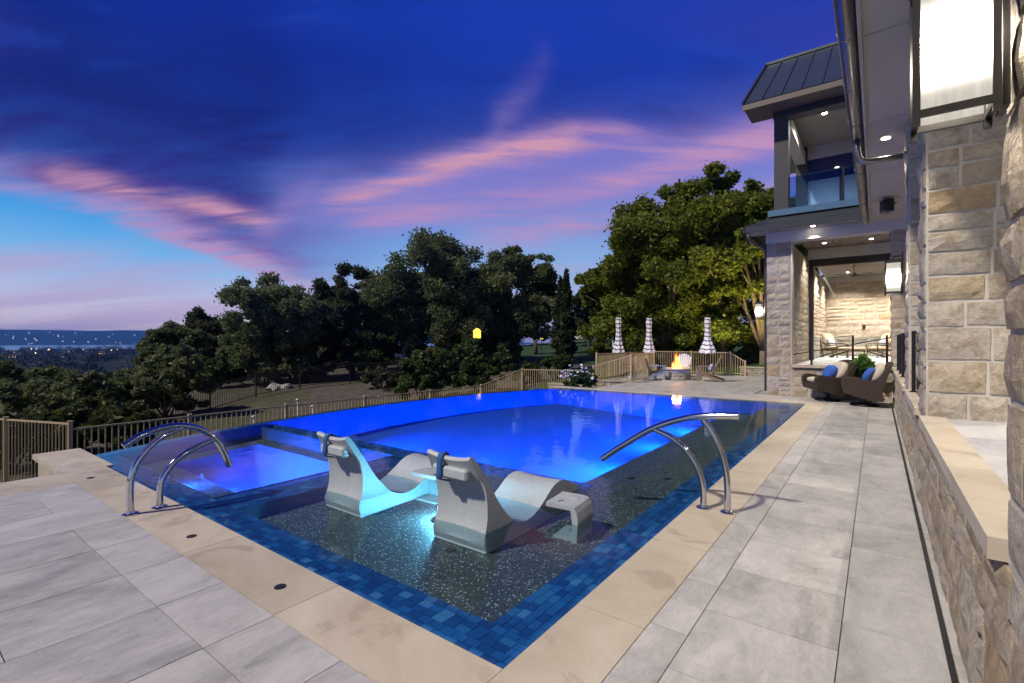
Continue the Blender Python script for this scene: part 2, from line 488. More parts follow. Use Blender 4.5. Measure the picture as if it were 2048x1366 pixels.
def stripes(k):
    co = k.n('ShaderNodeTexCoord').outputs['Object']
    s = k.n('ShaderNodeSeparateXYZ'); k.put(s.inputs[0], co)
    q = k.m('FRACT', k.m('MULTIPLY', s.outputs[0], 11.0))
    c = k.mixc(k.m('GREATER_THAN', q, .55), c3(.66, .66, .66), c3(.22, .30, .38))
    return pbsdf(k, c, .9)
M['striped'] = mat('striped_pillow_fabric', stripes)
M['wood_dark'] = plain('dark_teak', (.11, .062, .034), .55, 0, .25, 7, .3)
M['adir_tan'] = plain('tan_poly_lumber', (.36, .25, .12), .6, 0, .15, 8, .2)
M['adir_brown'] = plain('brown_poly_lumber', (.20, .14, .075), .6, 0, .15, 8, .2)
M['adir_white'] = plain('white_poly_lumber', (.62, .62, .62), .6, 0, .08, 8, .2)
M['adir_blue'] = plain('pale_blue_poly_lumber', (.40, .48, .56), .6, 0, .08, 8, .2)
M['stucco'] = plain('cream_stucco', (.56, .53, .47), .9, 0, .06, 3, .3)
M['stucco_grey'] = plain('taupe_trim', (.22, .205, .185), .8, 0, .08, 3, .2)
M['soffit'] = plain('grey_soffit_panel', (.33, .30, .265), .7, 0, .16, 2.2, .12)
M['white_wall'] = plain('white_wall', (.62, .62, .60), .85, 0, .04, 2, .1)
def wood_ceiling(k):
    geo = k.n('ShaderNodeNewGeometry'); pos = geo.outputs['Position']
    n = k.noise(k.map(pos, (9, .7, 9)), 2.0, 5, .6, .5)
    c = k.ramp(n.outputs[0], [(.3, c3(.055, .036, .028)), (.7, c3(.125, .085, .066))])
    hs = k.n('ShaderNodeHueSaturation'); k.put(hs.inputs['Color'], c); k.put(hs.inputs['Value'], k.m('ADD', .75, k.m('MULTIPLY', orand(k), .5)))
    return pbsdf(k, hs.outputs[0], .6, 0, n.outputs[0], .2, .003)
M['ceil_wood'] = mat('stained_wood_plank', wood_ceiling)
M['roof_metal'] = plain('standing_seam_metal', (.085, .10, .105), .38, .6, .12, 1.5, .05)
M['roof_dark'] = plain('dark_roof', (.03, .034, .04), .6, .2, .2)
M['dark_trim'] = plain('dark_bronze_trim', (.055, .052, .048), .5, .2, .1)
M['blue_lit_trim'] = plain('blue_lit_metal_trim', (.10, .19, .27), .4, .5, .1)  # blue light along the balcony edge put into the trim's colour
M['fascia'] = plain('tan_fascia', (.13, .105, .08), .5, .2, .12)
def lit_pane(k):
    co = k.n('ShaderNodeTexCoord').outputs['Generated']
    s_ = k.n('ShaderNodeSeparateXYZ'); k.put(s_.inputs[0], co)
    q = k.m('DIVIDE', k.m('SUBTRACT', s_.outputs[2], .46), .14)
    g_ = k.m('POWER', 2.718, k.m('MULTIPLY', k.m('MULTIPLY', q, q), -1.0))
    geo = k.n('ShaderNodeNewGeometry')
    n = k.noise(k.map(geo.outputs['Position'], (60, 60, 5)), 1.0, 3, .6)
    e = k.n('ShaderNodeEmission'); e.inputs[0].default_value = c3(1.0, .92, .80)
    st = k.m('ADD', k.m('MULTIPLY', k.m('ADD', .45, k.m('MULTIPLY', n.outputs[0], .5)), .9), k.m('MULTIPLY', g_, 120.0))
    k.put(e.inputs[1], st)
    return e.outputs[0]
M['lamp_glass'] = mat('frosted_lit_glass', lit_pane)
M['bulb'] = emis('lit_bulb', (1.0, .92, .80), 30.0)
M['balcony_bulb'] = emis('lit_balcony_bulb', (1.0, .96, .90), 60.0)
M['lens_blue'] = emis('lit_pool_lens', (.05, .20, 1.0), 1.5)
M['lens_cyan'] = emis('lit_ledge_lens', (.22, .74, 1.0), 520.0)
M['pot'] = plain('grey_pot', (.18, .17, .16), .7)
M['bark'] = plain('bark', (.075, .055, .04), .95, 0, .35, 9, .8)
M['bark_pale'] = plain('pale_bark', (.17, .13, .095), .95, 0, .3, 9, .6)

def leaf_mat(name, c0, c1, c2):
    def b(k):
        geo = k.n('ShaderNodeNewGeometry'); pos = geo.outputs['Position']
        at = k.n('ShaderNodeAttribute', attribute_name='tone')
        n = k.noise(pos, .6, 3, .5)
        t = k.m('ADD', k.m('MULTIPLY', at.outputs['Fac'], .5), k.m('MULTIPLY', n.outputs[0], .5))
        c = k.ramp(t, [(.15, c3(*c0)), (.5, c3(*c1)), (.85, c3(*c2))])
        d = k.n('ShaderNodeBsdfPrincipled'); k.put(d.inputs['Base Color'], c); d.inputs['Roughness'].default_value = .55
        d.inputs['Specular IOR Level'].default_value = .25
        t2 = k.n('ShaderNodeBsdfTranslucent'); k.put(t2.inputs[0], c)
        mx = k.n('ShaderNodeMixShader'); mx.inputs[0].default_value = .4
        k.put(mx.inputs[1], d.outputs[0]); k.put(mx.inputs[2], t2.outputs[0])
        return mx.outputs[0]
    return mat(name, b)
M['leaf_oak'] = leaf_mat('live_oak_leaves', (.064, .086, .036), (.125, .155, .060), (.20, .22, .09))
M['leaf_dark'] = leaf_mat('dark_oak_leaves', (.028, .040, .022), (.058, .072, .036), (.09, .10, .045))
M['leaf_green'] = leaf_mat('broadleaf_leaves', (.066, .092, .013), (.145, .182, .024), (.25, .265, .042))
M['leaf_shrub'] = leaf_mat('shrub_leaves', (.030, .058, .014), (.060, .100, .024), (.10, .14, .036))
M['leaf_cedar'] = leaf_mat('cedar_sprays', (.030, .045, .015), (.07, .09, .025), (.14, .16, .045))
M['leaf_cypress'] = leaf_mat('cypress_sprays', (.018, .030, .014), (.035, .048, .02), (.06, .07, .03))
M['leaf_plant'] = leaf_mat('potted_leaves', (.05, .13, .02), (.10, .22, .04), (.2, .35, .08))
M['petal'] = plain('white_petals', (.72, .70, .66), .8, 0, .06, 30, .1)
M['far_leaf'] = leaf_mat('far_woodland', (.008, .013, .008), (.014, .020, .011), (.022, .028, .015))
M['rock'] = plain('field_rock', (.36, .33, .30), .9, 0, .3, 4, .8)

# ------------------------------------------------------------------ mesh helpers
def mesh_obj(name, verts, faces, m, parent=None, smooth=False, world=True):
    me = bpy.data.meshes.new(name)
    me.from_pydata([tuple(v) for v in verts], [], faces)
    me.update()
    if m is not None:
        for mm in (m if isinstance(m, (list, tuple)) else [m]):
            me.materials.append(mm)
    if smooth:
        me.polygons.foreach_set('use_smooth', [True] * len(me.polygons))
    o = bpy.data.objects.new(name, me)
    C.objects.link(o)
    attach(o, parent, world)
    return o

def wl(o):           # world location of an unrotated chain
    v = Vector((0, 0, 0))
    while o is not None:
        v += o.location
        o = o.parent
    return v

def attach(o, parent, world=True):
    if parent is not None:
        o.parent = parent
        if world:
            o.location = o.location - wl(parent)

class B:
    """collects geometry; build() links ONE mesh object"""
    def __init__(s):
        s.v = []; s.f = []; s.mi = []; s.cur = 0
    def add(s, v, f):
        k = len(s.v)
        s.v.extend(Vector(p) for p in v)
        s.f.extend([tuple(i + k for i in q) for q in f])
        s.mi.extend([s.cur] * len(f))
        return s
    def box(s, x0, x1, y0, y1, z0, z1, rot=0.0, piv=None, bev=0.0):
        if bev > 0:
            bm = bmesh.new()
            bmesh.ops.create_cube(bm, size=1)
            for v in bm.verts:
                v.co = Vector(((x0 + x1) / 2 + v.co.x * (x1 - x0), (y0 + y1) / 2 + v.co.y * (y1 - y0), (z0 + z1) / 2 + v.co.z * (z1 - z0)))
            bmesh.ops.bevel(bm, geom=list(bm.edges), offset=bev, segments=1, affect='EDGES')
            bm.verts.index_update()
            vs = [v.co.copy() for v in bm.verts]
            fs = [tuple(v.index for v in f.verts) for f in bm.faces]
            bm.free()
        else:
            vs = [Vector(p) for p in ((x0, y0, z0), (x1, y0, z0), (x1, y1, z0), (x0, y1, z0), (x0, y0, z1), (x1, y0, z1), (x1, y1, z1), (x0, y1, z1))]
            fs = [(0, 3, 2, 1), (4, 5, 6, 7), (0, 1, 5, 4), (1, 2, 6, 5), (2, 3, 7, 6), (3, 0, 4, 7)]
        if rot:
            c = Vector(piv) if piv is not None else Vector(((x0 + x1) / 2, (y0 + y1) / 2, 0))
            m = Matrix.Rotation(rot, 3, 'Z')
            vs = [c + m @ (p - c) for p in vs]
        return s.add(vs, fs)
    def bar(s, p, q, w, h=None, up=(0, 0, 1)):
        p = Vector(p); q = Vector(q); h = h or w
        d = (q - p).normalized()
        u = Vector(up)
        if abs(d.dot(u)) > .98:
            u = Vector((1, 0, 0))
        a = d.cross(u).normalized() * w / 2
        b = a.cross(d).normalized() * h / 2
        vs = [p - a - b, p + a - b, p + a + b, p - a + b, q - a - b, q + a - b, q + a + b, q - a + b]
        return s.add(vs, [(0, 1, 2, 3), (7, 6, 5, 4), (0, 4, 5, 1), (1, 5, 6, 2), (2, 6, 7, 3), (3, 7, 4, 0)])
    def tube(s, pts, rad, n=10, cap=True):
        pts = [Vector(p) for p in pts]
        if not isinstance(rad, (list, tuple)):
            rad = [rad] * len(pts)
        vs = []; fs = []
        prev = None
        for i, p in enumerate(pts):
            d = (pts[min(i + 1, len(pts) - 1)] - pts[max(i - 1, 0)]).normalized()
            if prev is None:
                u = Vector((0, 0, 1)) if abs(d.z) < .9 else Vector((1, 0, 0))
                a = d.cross(u).normalized()
            else:
                a = (prev - d * prev.dot(d)).normalized()
            prev = a
            b = d.cross(a)
            for j in range(n):
                t = 2 * math.pi * j / n
                vs.append(p + (a * math.cos(t) + b * math.sin(t)) * rad[i])
        for i in range(len(pts) - 1):
            for j in range(n):
                fs.append((i * n + j, i * n + (j + 1) % n, (i + 1) * n + (j + 1) % n, (i + 1) * n + j))
        if cap:
            fs.append(tuple(range(n))[::-1])
            fs.append(tuple((len(pts) - 1) * n + j for j in range(n)))
        return s.add(vs, fs)
    def lathe(s, prof, c=(0, 0, 0), n=20):
        c = Vector(c); vs = []; fs = []
        for r, z in prof:
            for j in range(n):
                t = 2 * math.pi * j / n
                vs.append(c + Vector((r * math.cos(t), r * math.sin(t), z)))
        for i in range(len(prof) - 1):
            for j in range(n):
                fs.append((i * n + j, i * n + (j + 1) % n, (i + 1) * n + (j + 1) % n, (i + 1) * n + j))
        fs.append(tuple(range(n))[::-1]); fs.append(tuple((len(prof) - 1) * n + j for j in range(n)))
        return s.add(vs, fs)
    def prism(s, poly, z0, z1):
        n = len(poly)
        vs = [Vector((x, y, z0)) for x, y in poly] + [Vector((x, y, z1)) for x, y in poly]
        fs = [tuple(range(n))[::-1], tuple(range(n, 2 * n))] + [(i, (i + 1) % n, n + (i + 1) % n, n + i) for i in range(n)]
        return s.add(vs, fs)
    def extr(s, poly, axis, a0, a1):
        """polygon of (p,q) extruded along axis: 'x' -> (y,z) poly, 'y' -> (x,z) poly"""
        n = len(poly)
        if axis == 'x':
            vs = [Vector((a0, p, q)) for p, q in poly] + [Vector((a1, p, q)) for p, q in poly]
        else:
            vs = [Vector((p, a0, q)) for p, q in poly] + [Vector((p, a1, q)) for p, q in poly]
        fs = [tuple(range(n))[::-1], tuple(range(n, 2 * n))] + [(i, (i + 1) % n, n + (i + 1) % n, n + i) for i in range(n)]
        return s.add(vs, fs)
    def soft(s, c, size, rot=(0, 0, 0), n=10, e=0.35, sag=0.0):
        """rounded cushion (superellipsoid)"""
        c = Vector(c)
        from mathutils import Euler
        m = Euler(rot).to_matrix()
        def pw(x, q):
            return math.copysign(abs(x) ** q, x)
        vs = []; fs = []
        nu, nv = n * 2, n
        for i in range(nv + 1):
            a = -math.pi / 2 + math.pi * i / nv
            for j in range(nu):
                b = 2 * math.pi * j / nu
                x = pw(math.cos(a), e * 1.6) * pw(math.cos(b), e); y = pw(math.cos(a), e * 1.6) * pw(math.sin(b), e); z = pw(math.sin(a), e * 1.8)
                p = Vector((x * size[0] / 2, y * size[1] / 2, z * size[2] / 2))
                vs.append(c + m @ p)
        for i in range(nv):
            for j in range(nu):
                fs.append((i * nu + j, i * nu + (j + 1) % nu, (i + 1) * nu + (j + 1) % nu, (i + 1) * nu + j))
        return s.add(vs, fs)
    def build(s, name, m, parent=None, smooth=False, world=True, auto=None):
        o = mesh_obj(name, s.v, s.f, m, parent, smooth, world)
        bm = bmesh.new(); bm.from_mesh(o.data)
        bmesh.ops.recalc_face_normals(bm, faces=bm.faces)
        bm.to_mesh(o.data); bm.free()
        if any(s.mi):
            o.data.polygons.foreach_set('material_index', s.mi)
        if auto:
            o.data.set_sharp_from_angle(angle=R(auto))
        return o

def tag(o, label=None, cat=None, group=None, kind=None):
    if label: o['label'] = label
    if cat: o['category'] = cat
    if group: o['group'] = group
    if kind: o['kind'] = kind
    return o

def thing(name, loc, label, cat, group=None, rz=0.0):
    o = bpy.data.objects.new(name, None)
    o.empty_display_size = .2
    C.objects.link(o)
    o.location = loc
    o.rotation_euler = (0, 0, rz)
    return tag(o, label, cat, group)

def inst(name, me, parent, loc, scale=(1, 1, 1), rot=(0, 0, 0), world=True):
    o = bpy.data.objects.new(name, me)
    C.objects.link(o)
    o.location = loc; o.scale = scale; o.rotation_euler = rot
    attach(o, parent, world)
    return o

def unit_box(name, m, bev):
    """unit cube mesh used through non-uniform scale is avoided: bevel kept small"""
    o = B().box(-.5, .5, -.5, .5, -.5, .5).build(name, m)
    me = o.data
    bpy.data.objects.remove(o)
    return me

# ------------------------------------------------------------------ stone masonry
RS = random.Random(5)
def stone_units(mt, count=10, seed=3):
    out = []
    rg = random.Random(seed)
    for q in range(count):
        nx, nz = 5, 4
        vs = []; fs = []
        for j in range(nz):
            for i in range(nx):
                x = -.5 + i / (nx - 1); z = -.5 + j / (nz - 1)
                edge = i in (0, nx - 1) or j in (0, nz - 1)
                y = -.006 - rg.random() * .008 if edge else -.016 - rg.random() * .014
                if not edge:
                    x += rg.uniform(-.06, .06); z += rg.uniform(-.06, .06)
                else:
                    x *= 1 - rg.random() * .035; z *= 1 - rg.random() * .05
                vs.append((x, y, z))
        for j in range(nz - 1):
            for i in range(nx - 1):
                a = j * nx + i
                fs.append((a, a + 1, a + nx + 1, a + nx))
        ring = [i for i in range(nx)] + [j * nx + nx - 1 for j in range(1, nz)] + [(nz - 1) * nx + i for i in range(nx - 2, -1, -1)] + [j * nx for j in range(nz - 2, 0, -1)]
        k0 = len(vs)
        for i in ring:
            vs.append((vs[i][0], .03, vs[i][2]))
        for t in range(len(ring)):
            t2 = (t + 1) % len(ring)
            fs.append((ring[t], k0 + t, k0 + t2, ring[t2]))
        me = bpy.data.meshes.new('stone')
        me.from_pydata(vs, [], fs); me.update()
        me.materials.append(mt)
        out.append(me)
    return out
STONES = stone_units(M['stone'])
STONES_PIT = stone_units(M['stone_pit'], 5, 9)

def ashlar(Wd, Hd, rg, hmin=.17, hmax=.33, wmin=.22, wmax=.58):
    out = []; z = 0
    while z < Hd - .02:
        h = rg.uniform(hmin, hmax)
        if Hd - z - h < hmin * .8:
            h = Hd - z
        x = 0
        while x < Wd - .02:
            w = rg.uniform(wmin, wmax)
            if Wd - x - w < wmin * .7:
                w = Wd - x
            if h > .27 and rg.random() < .35:
                q = rg.uniform(.4, .6) * h
                out.append((x, z, w, q)); out.append((x, z + q, w, h - q))
            else:
                out.append((x, z, w, h))
            x += w
        z += h
    return out

def masonry(parent, origin, nrm, Wd, Hd, seed, joint=.016, units=None, name='stone', **kw):
    """stones on a vertical face; origin = lower left corner seen from outside"""
    rg = random.Random(seed)
    th = math.atan2(nrm[0], -nrm[1])
    ex = Vector((math.cos(th), math.sin(th), 0))
    o = Vector(origin)
    for x, z, w, h in ashlar(Wd, Hd, rg, **kw):
        p = o + ex * (x + w / 2) + Vector((0, 0, z + h / 2))
        j = joint * rg.uniform(.7, 1.5)
        inst(name, rg.choice(units or STONES), parent, p, (w - j, rg.uniform(.8, 1.3), h - j), (0, 0, th))

# ------------------------------------------------------------------ ground
def sstep(x, a, b):
    t = np.clip((x - a) / (b - a), 0, 1)
    return t * t * (3 - 2 * t)

def zt(x, y):
    x = np.asarray(x, float); y = np.asarray(y, float)
    q = -x
    yy = np.clip(y, -30, 110)
    z = -2.5 + .062 * yy + np.clip(x + 15, 0, 25) * .05 + sstep(x, -17, -12.5) * .55
    z = z + .12 * np.sin(x * .31 + 1) * np.sin(y * .27) + .06 * np.sin(x * .9) * np.cos(y * .8 + 2)
    # the built platform keeps the soil under it
    plat = sstep(x, -10.6, -9.4) * (1 - sstep(y, 23.4, 25.0))
    z = z * (1 - plat) + np.minimum(z, -1.35) * plat
    # hillside falls to the valley on the west
    fall = sstep(q, 40, 620)
    dr = -(np.clip(q - 40, 0, None)) * .15
    z = z + np.maximum(dr, -36) * 1.0
    und = 5.0 * np.sin(x * .0045 + 1.3) * np.sin(y * .0061) + 2.5 * np.sin(x * .013 + y * .009)
    z = z + und * sstep(q, 250, 900)
    flat = sstep(q, 700, 1500)
    z = z * (1 - flat) + (-38 + .25 * und) * flat
    lake = sstep(q, 3280, 3420) * (1 - sstep(q, 7550, 7700))
    z = z - 9 * lake
    nz = np.sin(y * .0021 + .6) * 9 + np.sin(y * .0067 + x * .001) * 4 + np.sin(y * .019 + 2) * 2.0
    z = z + sstep(q, 7700, 10600) * (222 + nz + y * .004)
    return z

def z1(x, y):
    return float(zt(x, y))

rr = [0.0]
st = .9
while rr[-1] < 13500:
    rr.append(rr[-1] + st)
    if rr[-1] > 55:
        st *= 1.055
NA = 300
ang = np.linspace(0, 2 * math.pi, NA, endpoint=False)
rr = np.array(rr[1:])
gx_ = -8 + np.outer(rr, np.cos(ang)); gy_ = 8 + np.outer(rr, np.sin(ang))
gz_ = zt(gx_, gy_)
gv = np.concatenate([[[-8, 8, z1(-8, 8)]], np.stack([gx_, gy_, gz_], -1).reshape(-1, 3)])
gf = []
for j in range(NA):
    gf.append((0, 1 + j, 1 + (j + 1) % NA))
for i in range(len(rr) - 1):
    a = 1 + i * NA
    for j in range(NA):
        j2 = (j + 1) % NA
        gf.append((a + j, a + NA + j, a + NA + j2, a + j2))
def ground_mat(k):
    geo = k.n('ShaderNodeNewGeometry'); pos = geo.outputs['Position']
    s = k.n('ShaderNodeSeparateXYZ'); k.put(s.inputs[0], pos)
    n = k.noise(pos, .22, 5, .6, .5)
    n2 = k.noise(pos, 3.0, 5, .65)
    n3 = k.noise(pos, 22.0, 3, .65)
    dirt = k.ramp(n2.outputs[0], [(.3, c3(.055, .045, .037)), (.55, c3(.10, .083, .072)), (.75, c3(.165, .145, .13))])
    grass = k.ramp(n2.outputs[0], [(.3, c3(.016, .040, .014)), (.7, c3(.040, .085, .026))])
    dry = k.ramp(n2.outputs[0], [(.3, c3(.04, .05, .022)), (.7, c3(.10, .09, .05))])
    # mown lawn: strip by the pool fence and the slope to the north
    lawn = k.m('MAXIMUM', k.m('MULTIPLY', bellk(k, s.outputs[0], -15.6, -15.2), k.m('LESS_THAN', s.outputs[0], 60.0)),
               k.m('MULTIPLY', bellk(k, s.outputs[1], 33.0, 35.0), bellk(k, s.outputs[0], -75.0, -60.0)))
    c = k.mixc(bellk(k, n.outputs[0], .42, .62), dirt, dry)
    c = k.mixc(lawn, c, grass)
    far = bellk(k, k.m('MULTIPLY', s.outputs[0], -1.0), 55.0, 90.0)
    n4 = k.noise(pos, .02, 5, .7)
    wood = k.ramp(n4.outputs[0], [(.35, c3(.006, .011, .008)), (.55, c3(.012, .018, .012)), (.72, c3(.028, .03, .022))])
    c = k.mixc(far, c, wood)
    h = k.m('ADD', n2.outputs[0], k.m('MULTIPLY', n3.outputs[0], .3))
    return pbsdf(k, c, .95, 0, h, .6, .05, .2)
M['ground'] = mat('hillside_ground', ground_mat)
g = mesh_obj('ground', gv, gf, M['ground'], smooth=True)
tag(g, 'dry hillside falling away to the valley, with lawn by the fence', None, None, 'structure')

def lake_mat(k):
    geo = k.n('ShaderNodeNewGeometry')
    n = k.noise(k.map(geo.outputs['Position'], (.02, .05, 1)), 1, 3, .5)
    return pbsdf(k, c3(.02, .16, .34), .2, 0, n.outputs[0], .08, .5, .6)
lk = mesh_obj('lake', [(-3000, -2600, -40), (-3000, 5200, -40), (-8000, 8200, -40), (-8000, -4500, -40)], [(0, 1, 2, 3)], mat('lake_water', lake_mat))
tag(lk, 'pale blue lake lying across the far valley', None, None, 'structure')

# ------------------------------------------------------------------ deck
XR, YN, YF = -1.39, 1.78, 13.70        # pool edges: right, near, far
def xarc(y, off=0.0):
    return 4.4 - math.sqrt((14.0 + off) ** 2 - (y - 7.7) ** 2)

deck = bpy.data.objects.new('deck', None); C.objects.link(deck)
tag(deck, 'grey slate-look paver deck with limestone coping round the pool', None, None, 'structure')
sb = B()
XC = -.97
slabs = [(-.985, .36, -4.0, 15.26), (-7.44, -.985, -4.0, 1.352), (-7.30, -.985, 14.135, 16.75), (-8.72, -2.45, 16.75, 23.2)]
for x0, x1, y0, y1 in slabs:
    sb.box(x0, x1, y0, y1, -.55, -.026)
sb.build('slab', M['grout'], deck)
TILE = B().box(-.5, .5, -.5, .5, -1, 0).build('tile', M['tile']); TM = TILE.data; bpy.data.objects.remove(TILE)
_t = B().box(-.5, .5, -.5, .5, -1, 0).build('tile', M['tile_light']); TLM = _t.data; bpy.data.objects.remove(_t)
COP = B().box(-.5, .5, -.5, .5, -1, 0).build('coping_stone', M['coping']); CM = COP.data; bpy.data.objects.remove(COP)
rg = random.Random(11)
def tile(x0, x1, y0, y1, me=TM, name='tile', par=deck, z=0.0, g=.0026, th=.03):
    inst(name, me, par, ((x0 + x1) / 2, (y0 + y1) / 2, z + rg.uniform(-.0006, .0006)), (x1 - x0 - 2 * g, y1 - y0 - 2 * g, th), (0, 0, 0))
TWD = .622
# near terrace: long pavers, staggered columns
kk = 0
x1 = -.15
cols = [(.33, -.15)]
while x1 > -6.78:
    cols.append((x1, max(-6.78, x1 - TWD))); x1 -= TWD
for q, (xa, xb) in enumerate(cols):
    ys = [1.352] + [y for y in ([1.0, -.2, -1.4, -2.6, -3.8] if q % 2 == 0 else [.4, -.8, -2.0, -3.2])] + [-4.0]
    if q in (5, 6, 7, 8):
        ys = [1.352] + ([1.0, -.2, -1.4, -2.6, -3.8] if q != 6 else [1.0, .4, -.8, -2.0, -3.2]) + [-4.0]
    for a, b in zip(ys[:-1], ys[1:]):
        tile(xb, xa, b, a)
# strip along the house
ys0 = [1.352 + i * 0 for i in range(1)]
def strip(xa, xb, start, step, y_end, y_from=1.352):
    y = y_from; nx = start
    while nx <= y:
        nx += step
    while y < y_end - .01:
        b = min(nx, y_end)
        tile(xa, xb, y, b); y = b; nx += step
strip(XC, -.772, 1.3, .612, 15.26)
strip(-.772, -.15, 1.0, .612, 15.26)
strip(-.15, .345, 1.3, .612, 15.26)
# behind the pool, and the fire-pit terrace
x = XC
while x > -7.30 + .02:
    xb = max(x - TWD, -7.30)
    y = 14.135 if True else 0
    ymax = 15.26 if x > -2.45 else 16.75
    q = 0
    while y < ymax - .02:
        yb = min(y + .62, ymax); tile(xb, x, y, yb); y = yb
    x = xb
x = -2.45
while x > -8.72 + .02:
    xb = max(x - TWD, -8.72); y = 16.75
    while y < 23.2 - .02:
        yb = min(y + .92, 23.2); tile(xb, x, y, yb); y = yb
    x = xb
# coping stones
def cop(x0, x1, y0, y1, g=.002):
    tile(x0, x1, y0, y1, CM, 'coping_stone', deck, .0, g, .06)
ysc = [1.352, 2.45, 3.62, 4.85, 6.0, 7.2, 8.4, 9.55, 10.8, 12.0, 13.2, 14.135]
for a, b in zip(ysc[:-1], ysc[1:]):
    cop(XR + .018, XC, a, b)
xsc = [XR + .018, -2.65, -3.93, -5.16, -6.3, -7.44]
for a, b in zip(xsc[1:], xsc[:-1]):
    cop(a, b, 1.352, YN - .018)
cop(-8.98, -7.44, 1.352, 1.84)
xb_ = [XR + .018, -2.6, -3.8, -5.0, -6.2, -7.4, -8.72]
for a, b in zip(xb_[1:], xb_[:-1]):
    cop(a, b, YF + .018, 14.135)
for a, b in [(1.352, .2), (.2, -1.0), (-1.0, -2.2), (-2.2, -4.0)]:
    cop(-7.44, -6.78, b, a)
# bedding under the coping, and the spur wall's stone faces
B().box(-8.90, -7.46, 1.40, 1.80, -1.6, -.06).build('spur_wall', M['coping'], deck)
bd = B()
bd.box(XR + .03, -.99, 1.36, 14.12, -.6, -.061)
bd.box(-7.43, XR + .03, 1.36, YN - .03, -.6, -.061)
bd.box(-8.70, XR + .03, YF + .03, 14.12, -1.5, -.061)
bd.build('coping_bed', M['concrete'], deck)
bd = B()
bd.box(-7.42, -7.2, -4, 1.36, -1.6, -.56)
bd.box(-7.28, -7.05, 14.14, 16.76, -1.5, -.56)
bd.box(-8.70, -8.45, 16.76, 23.2, -1.5, -.56)
bd.box(-8.70, -2.5, 22.95, 23.18, -1.5, -.56)
bd.build('foundation', M['concrete'], deck)
# riser of the fire-pit terrace facing the rose bed
masonry(deck, (-8.72, 16.72, -.72), (0, -1), 1.45, .69, 71, units=STONES_PIT, hmin=.12, hmax=.2, wmin=.18, wmax=.36)
for (u, v) in [(181, 956), (383, 1073), (560, 1174)]:
    p = G(u, v)
    B().lathe([(.034, 0), (.034, .004), (.026, .006)], (p.x, p.y, .0005), 16).build('deck_drain', M['black_rubber'], deck)
for (x, y) in [(-2.0, 3.6), (-.3, 5.0), (-.3, 10.0)]:
    pass
# slim drain channel at the foot of the terrace wall
B().box(.262, .285, 1.0, 15.1, -.002, .012).build('drain_channel', M['black'], deck)

# ------------------------------------------------------------------ pool
pool = thing('swimming_pool', (-5, 7, -1.2), 'large blue-lit infinity pool with mosaic-tiled edge, spa and shallow sun ledge', 'pool')
ZB, ZL, ZB2 = -.030, -.16, -.36
# dark pebble ledge and benches
lb = B()
lb.box(-4.66, -1.66, 2.04, 5.05, ZL - .6, ZL)
lb.box(-2.26, -1.66, 5.05, 13.42, ZL - .6, ZL)
lb.build('sun_ledge', M['pebble'], pool)
B().box(-3.08, -2.26, 5.05, 13.42, -1.0, ZB2).build('bench', M['pebble'], pool)
# beams under the mosaic
bm_ = B()
bm_.box(-8.2, XR, YN, 2.055, -1.0, ZB - .008)
bm_.box(-1.675, XR, 2.055, YF, -1.0, ZB - .008)
bm_.box(-8.3, -1.675, 13.42, YF, -1.0, ZB - .008)
bm_.box(-5.16, -4.66, 2.055, 4.62, -1.0, ZB - .008)
bm_.box(-8.6, -4.66, 4.26, 4.62, -1.0, ZB - .008)
bm_.build('edge_beam', M['mosaic_grout'], pool)
# infinity-edge wall on the west, following the arc
n = 40
vs = []; fs = []
for i in range(n + 1):
    y = YN + (YF - YN) * i / n
    xi, xo = xarc(y) + .16, xarc(y)
    vs += [(xi, y, -1.25), (xi, y, -.020), (xo, y, -.020), (xo - .02, y, -1.7)]
for i in range(n):
    a = i * 4
    for j in range(3):
        fs.append((a + j, a + j + 1, a + j + 5, a + j + 4))
fs += [(0, 1, 2, 3), (n * 4 + 3, n * 4 + 2, n * 4 + 1, n * 4)]
iw = mesh_obj('infinity_wall', vs, fs, M['plaster'], pool)
# deep basin: sloping floor and back wall
fl = B()
fl.add([(-9.6, 4.4, -.62), (-3.0, 4.4, -.95), (-3.0, 13.6, -.78), (-9.6, 13.6, -.42)], [(0, 1, 2, 3)])
fl.add([(-5.1, 5.052, -1.1), (-2.2, 5.052, -1.1), (-2.2, 5.052, ZL - .005), (-5.1, 5.052, ZL - .005)], [(0, 1, 2, 3)])
fl.add([(-9.2, 13.418, -1.1), (-1.7, 13.418, -1.1), (-1.7, 13.418, -.05), (-9.2, 13.418, -.05)], [(0, 1, 2, 3)])
fl.add([(-9.3, 4.622, -1.1), (-4.64, 4.622, -1.1), (-4.64, 4.622, -.05), (-9.3, 4.622, -.05)], [(0, 1, 2, 3)])
fl.add([(-3.082, 5.05, -1.1), (-3.082, 13.42, -1.1), (-3.082, 13.42, ZB2 - .03), (-3.082, 5.05, ZB2 - .03)], [(0, 1, 2, 3)])
mesh_obj('basin', fl.v, fl.f, M['plaster'], pool)
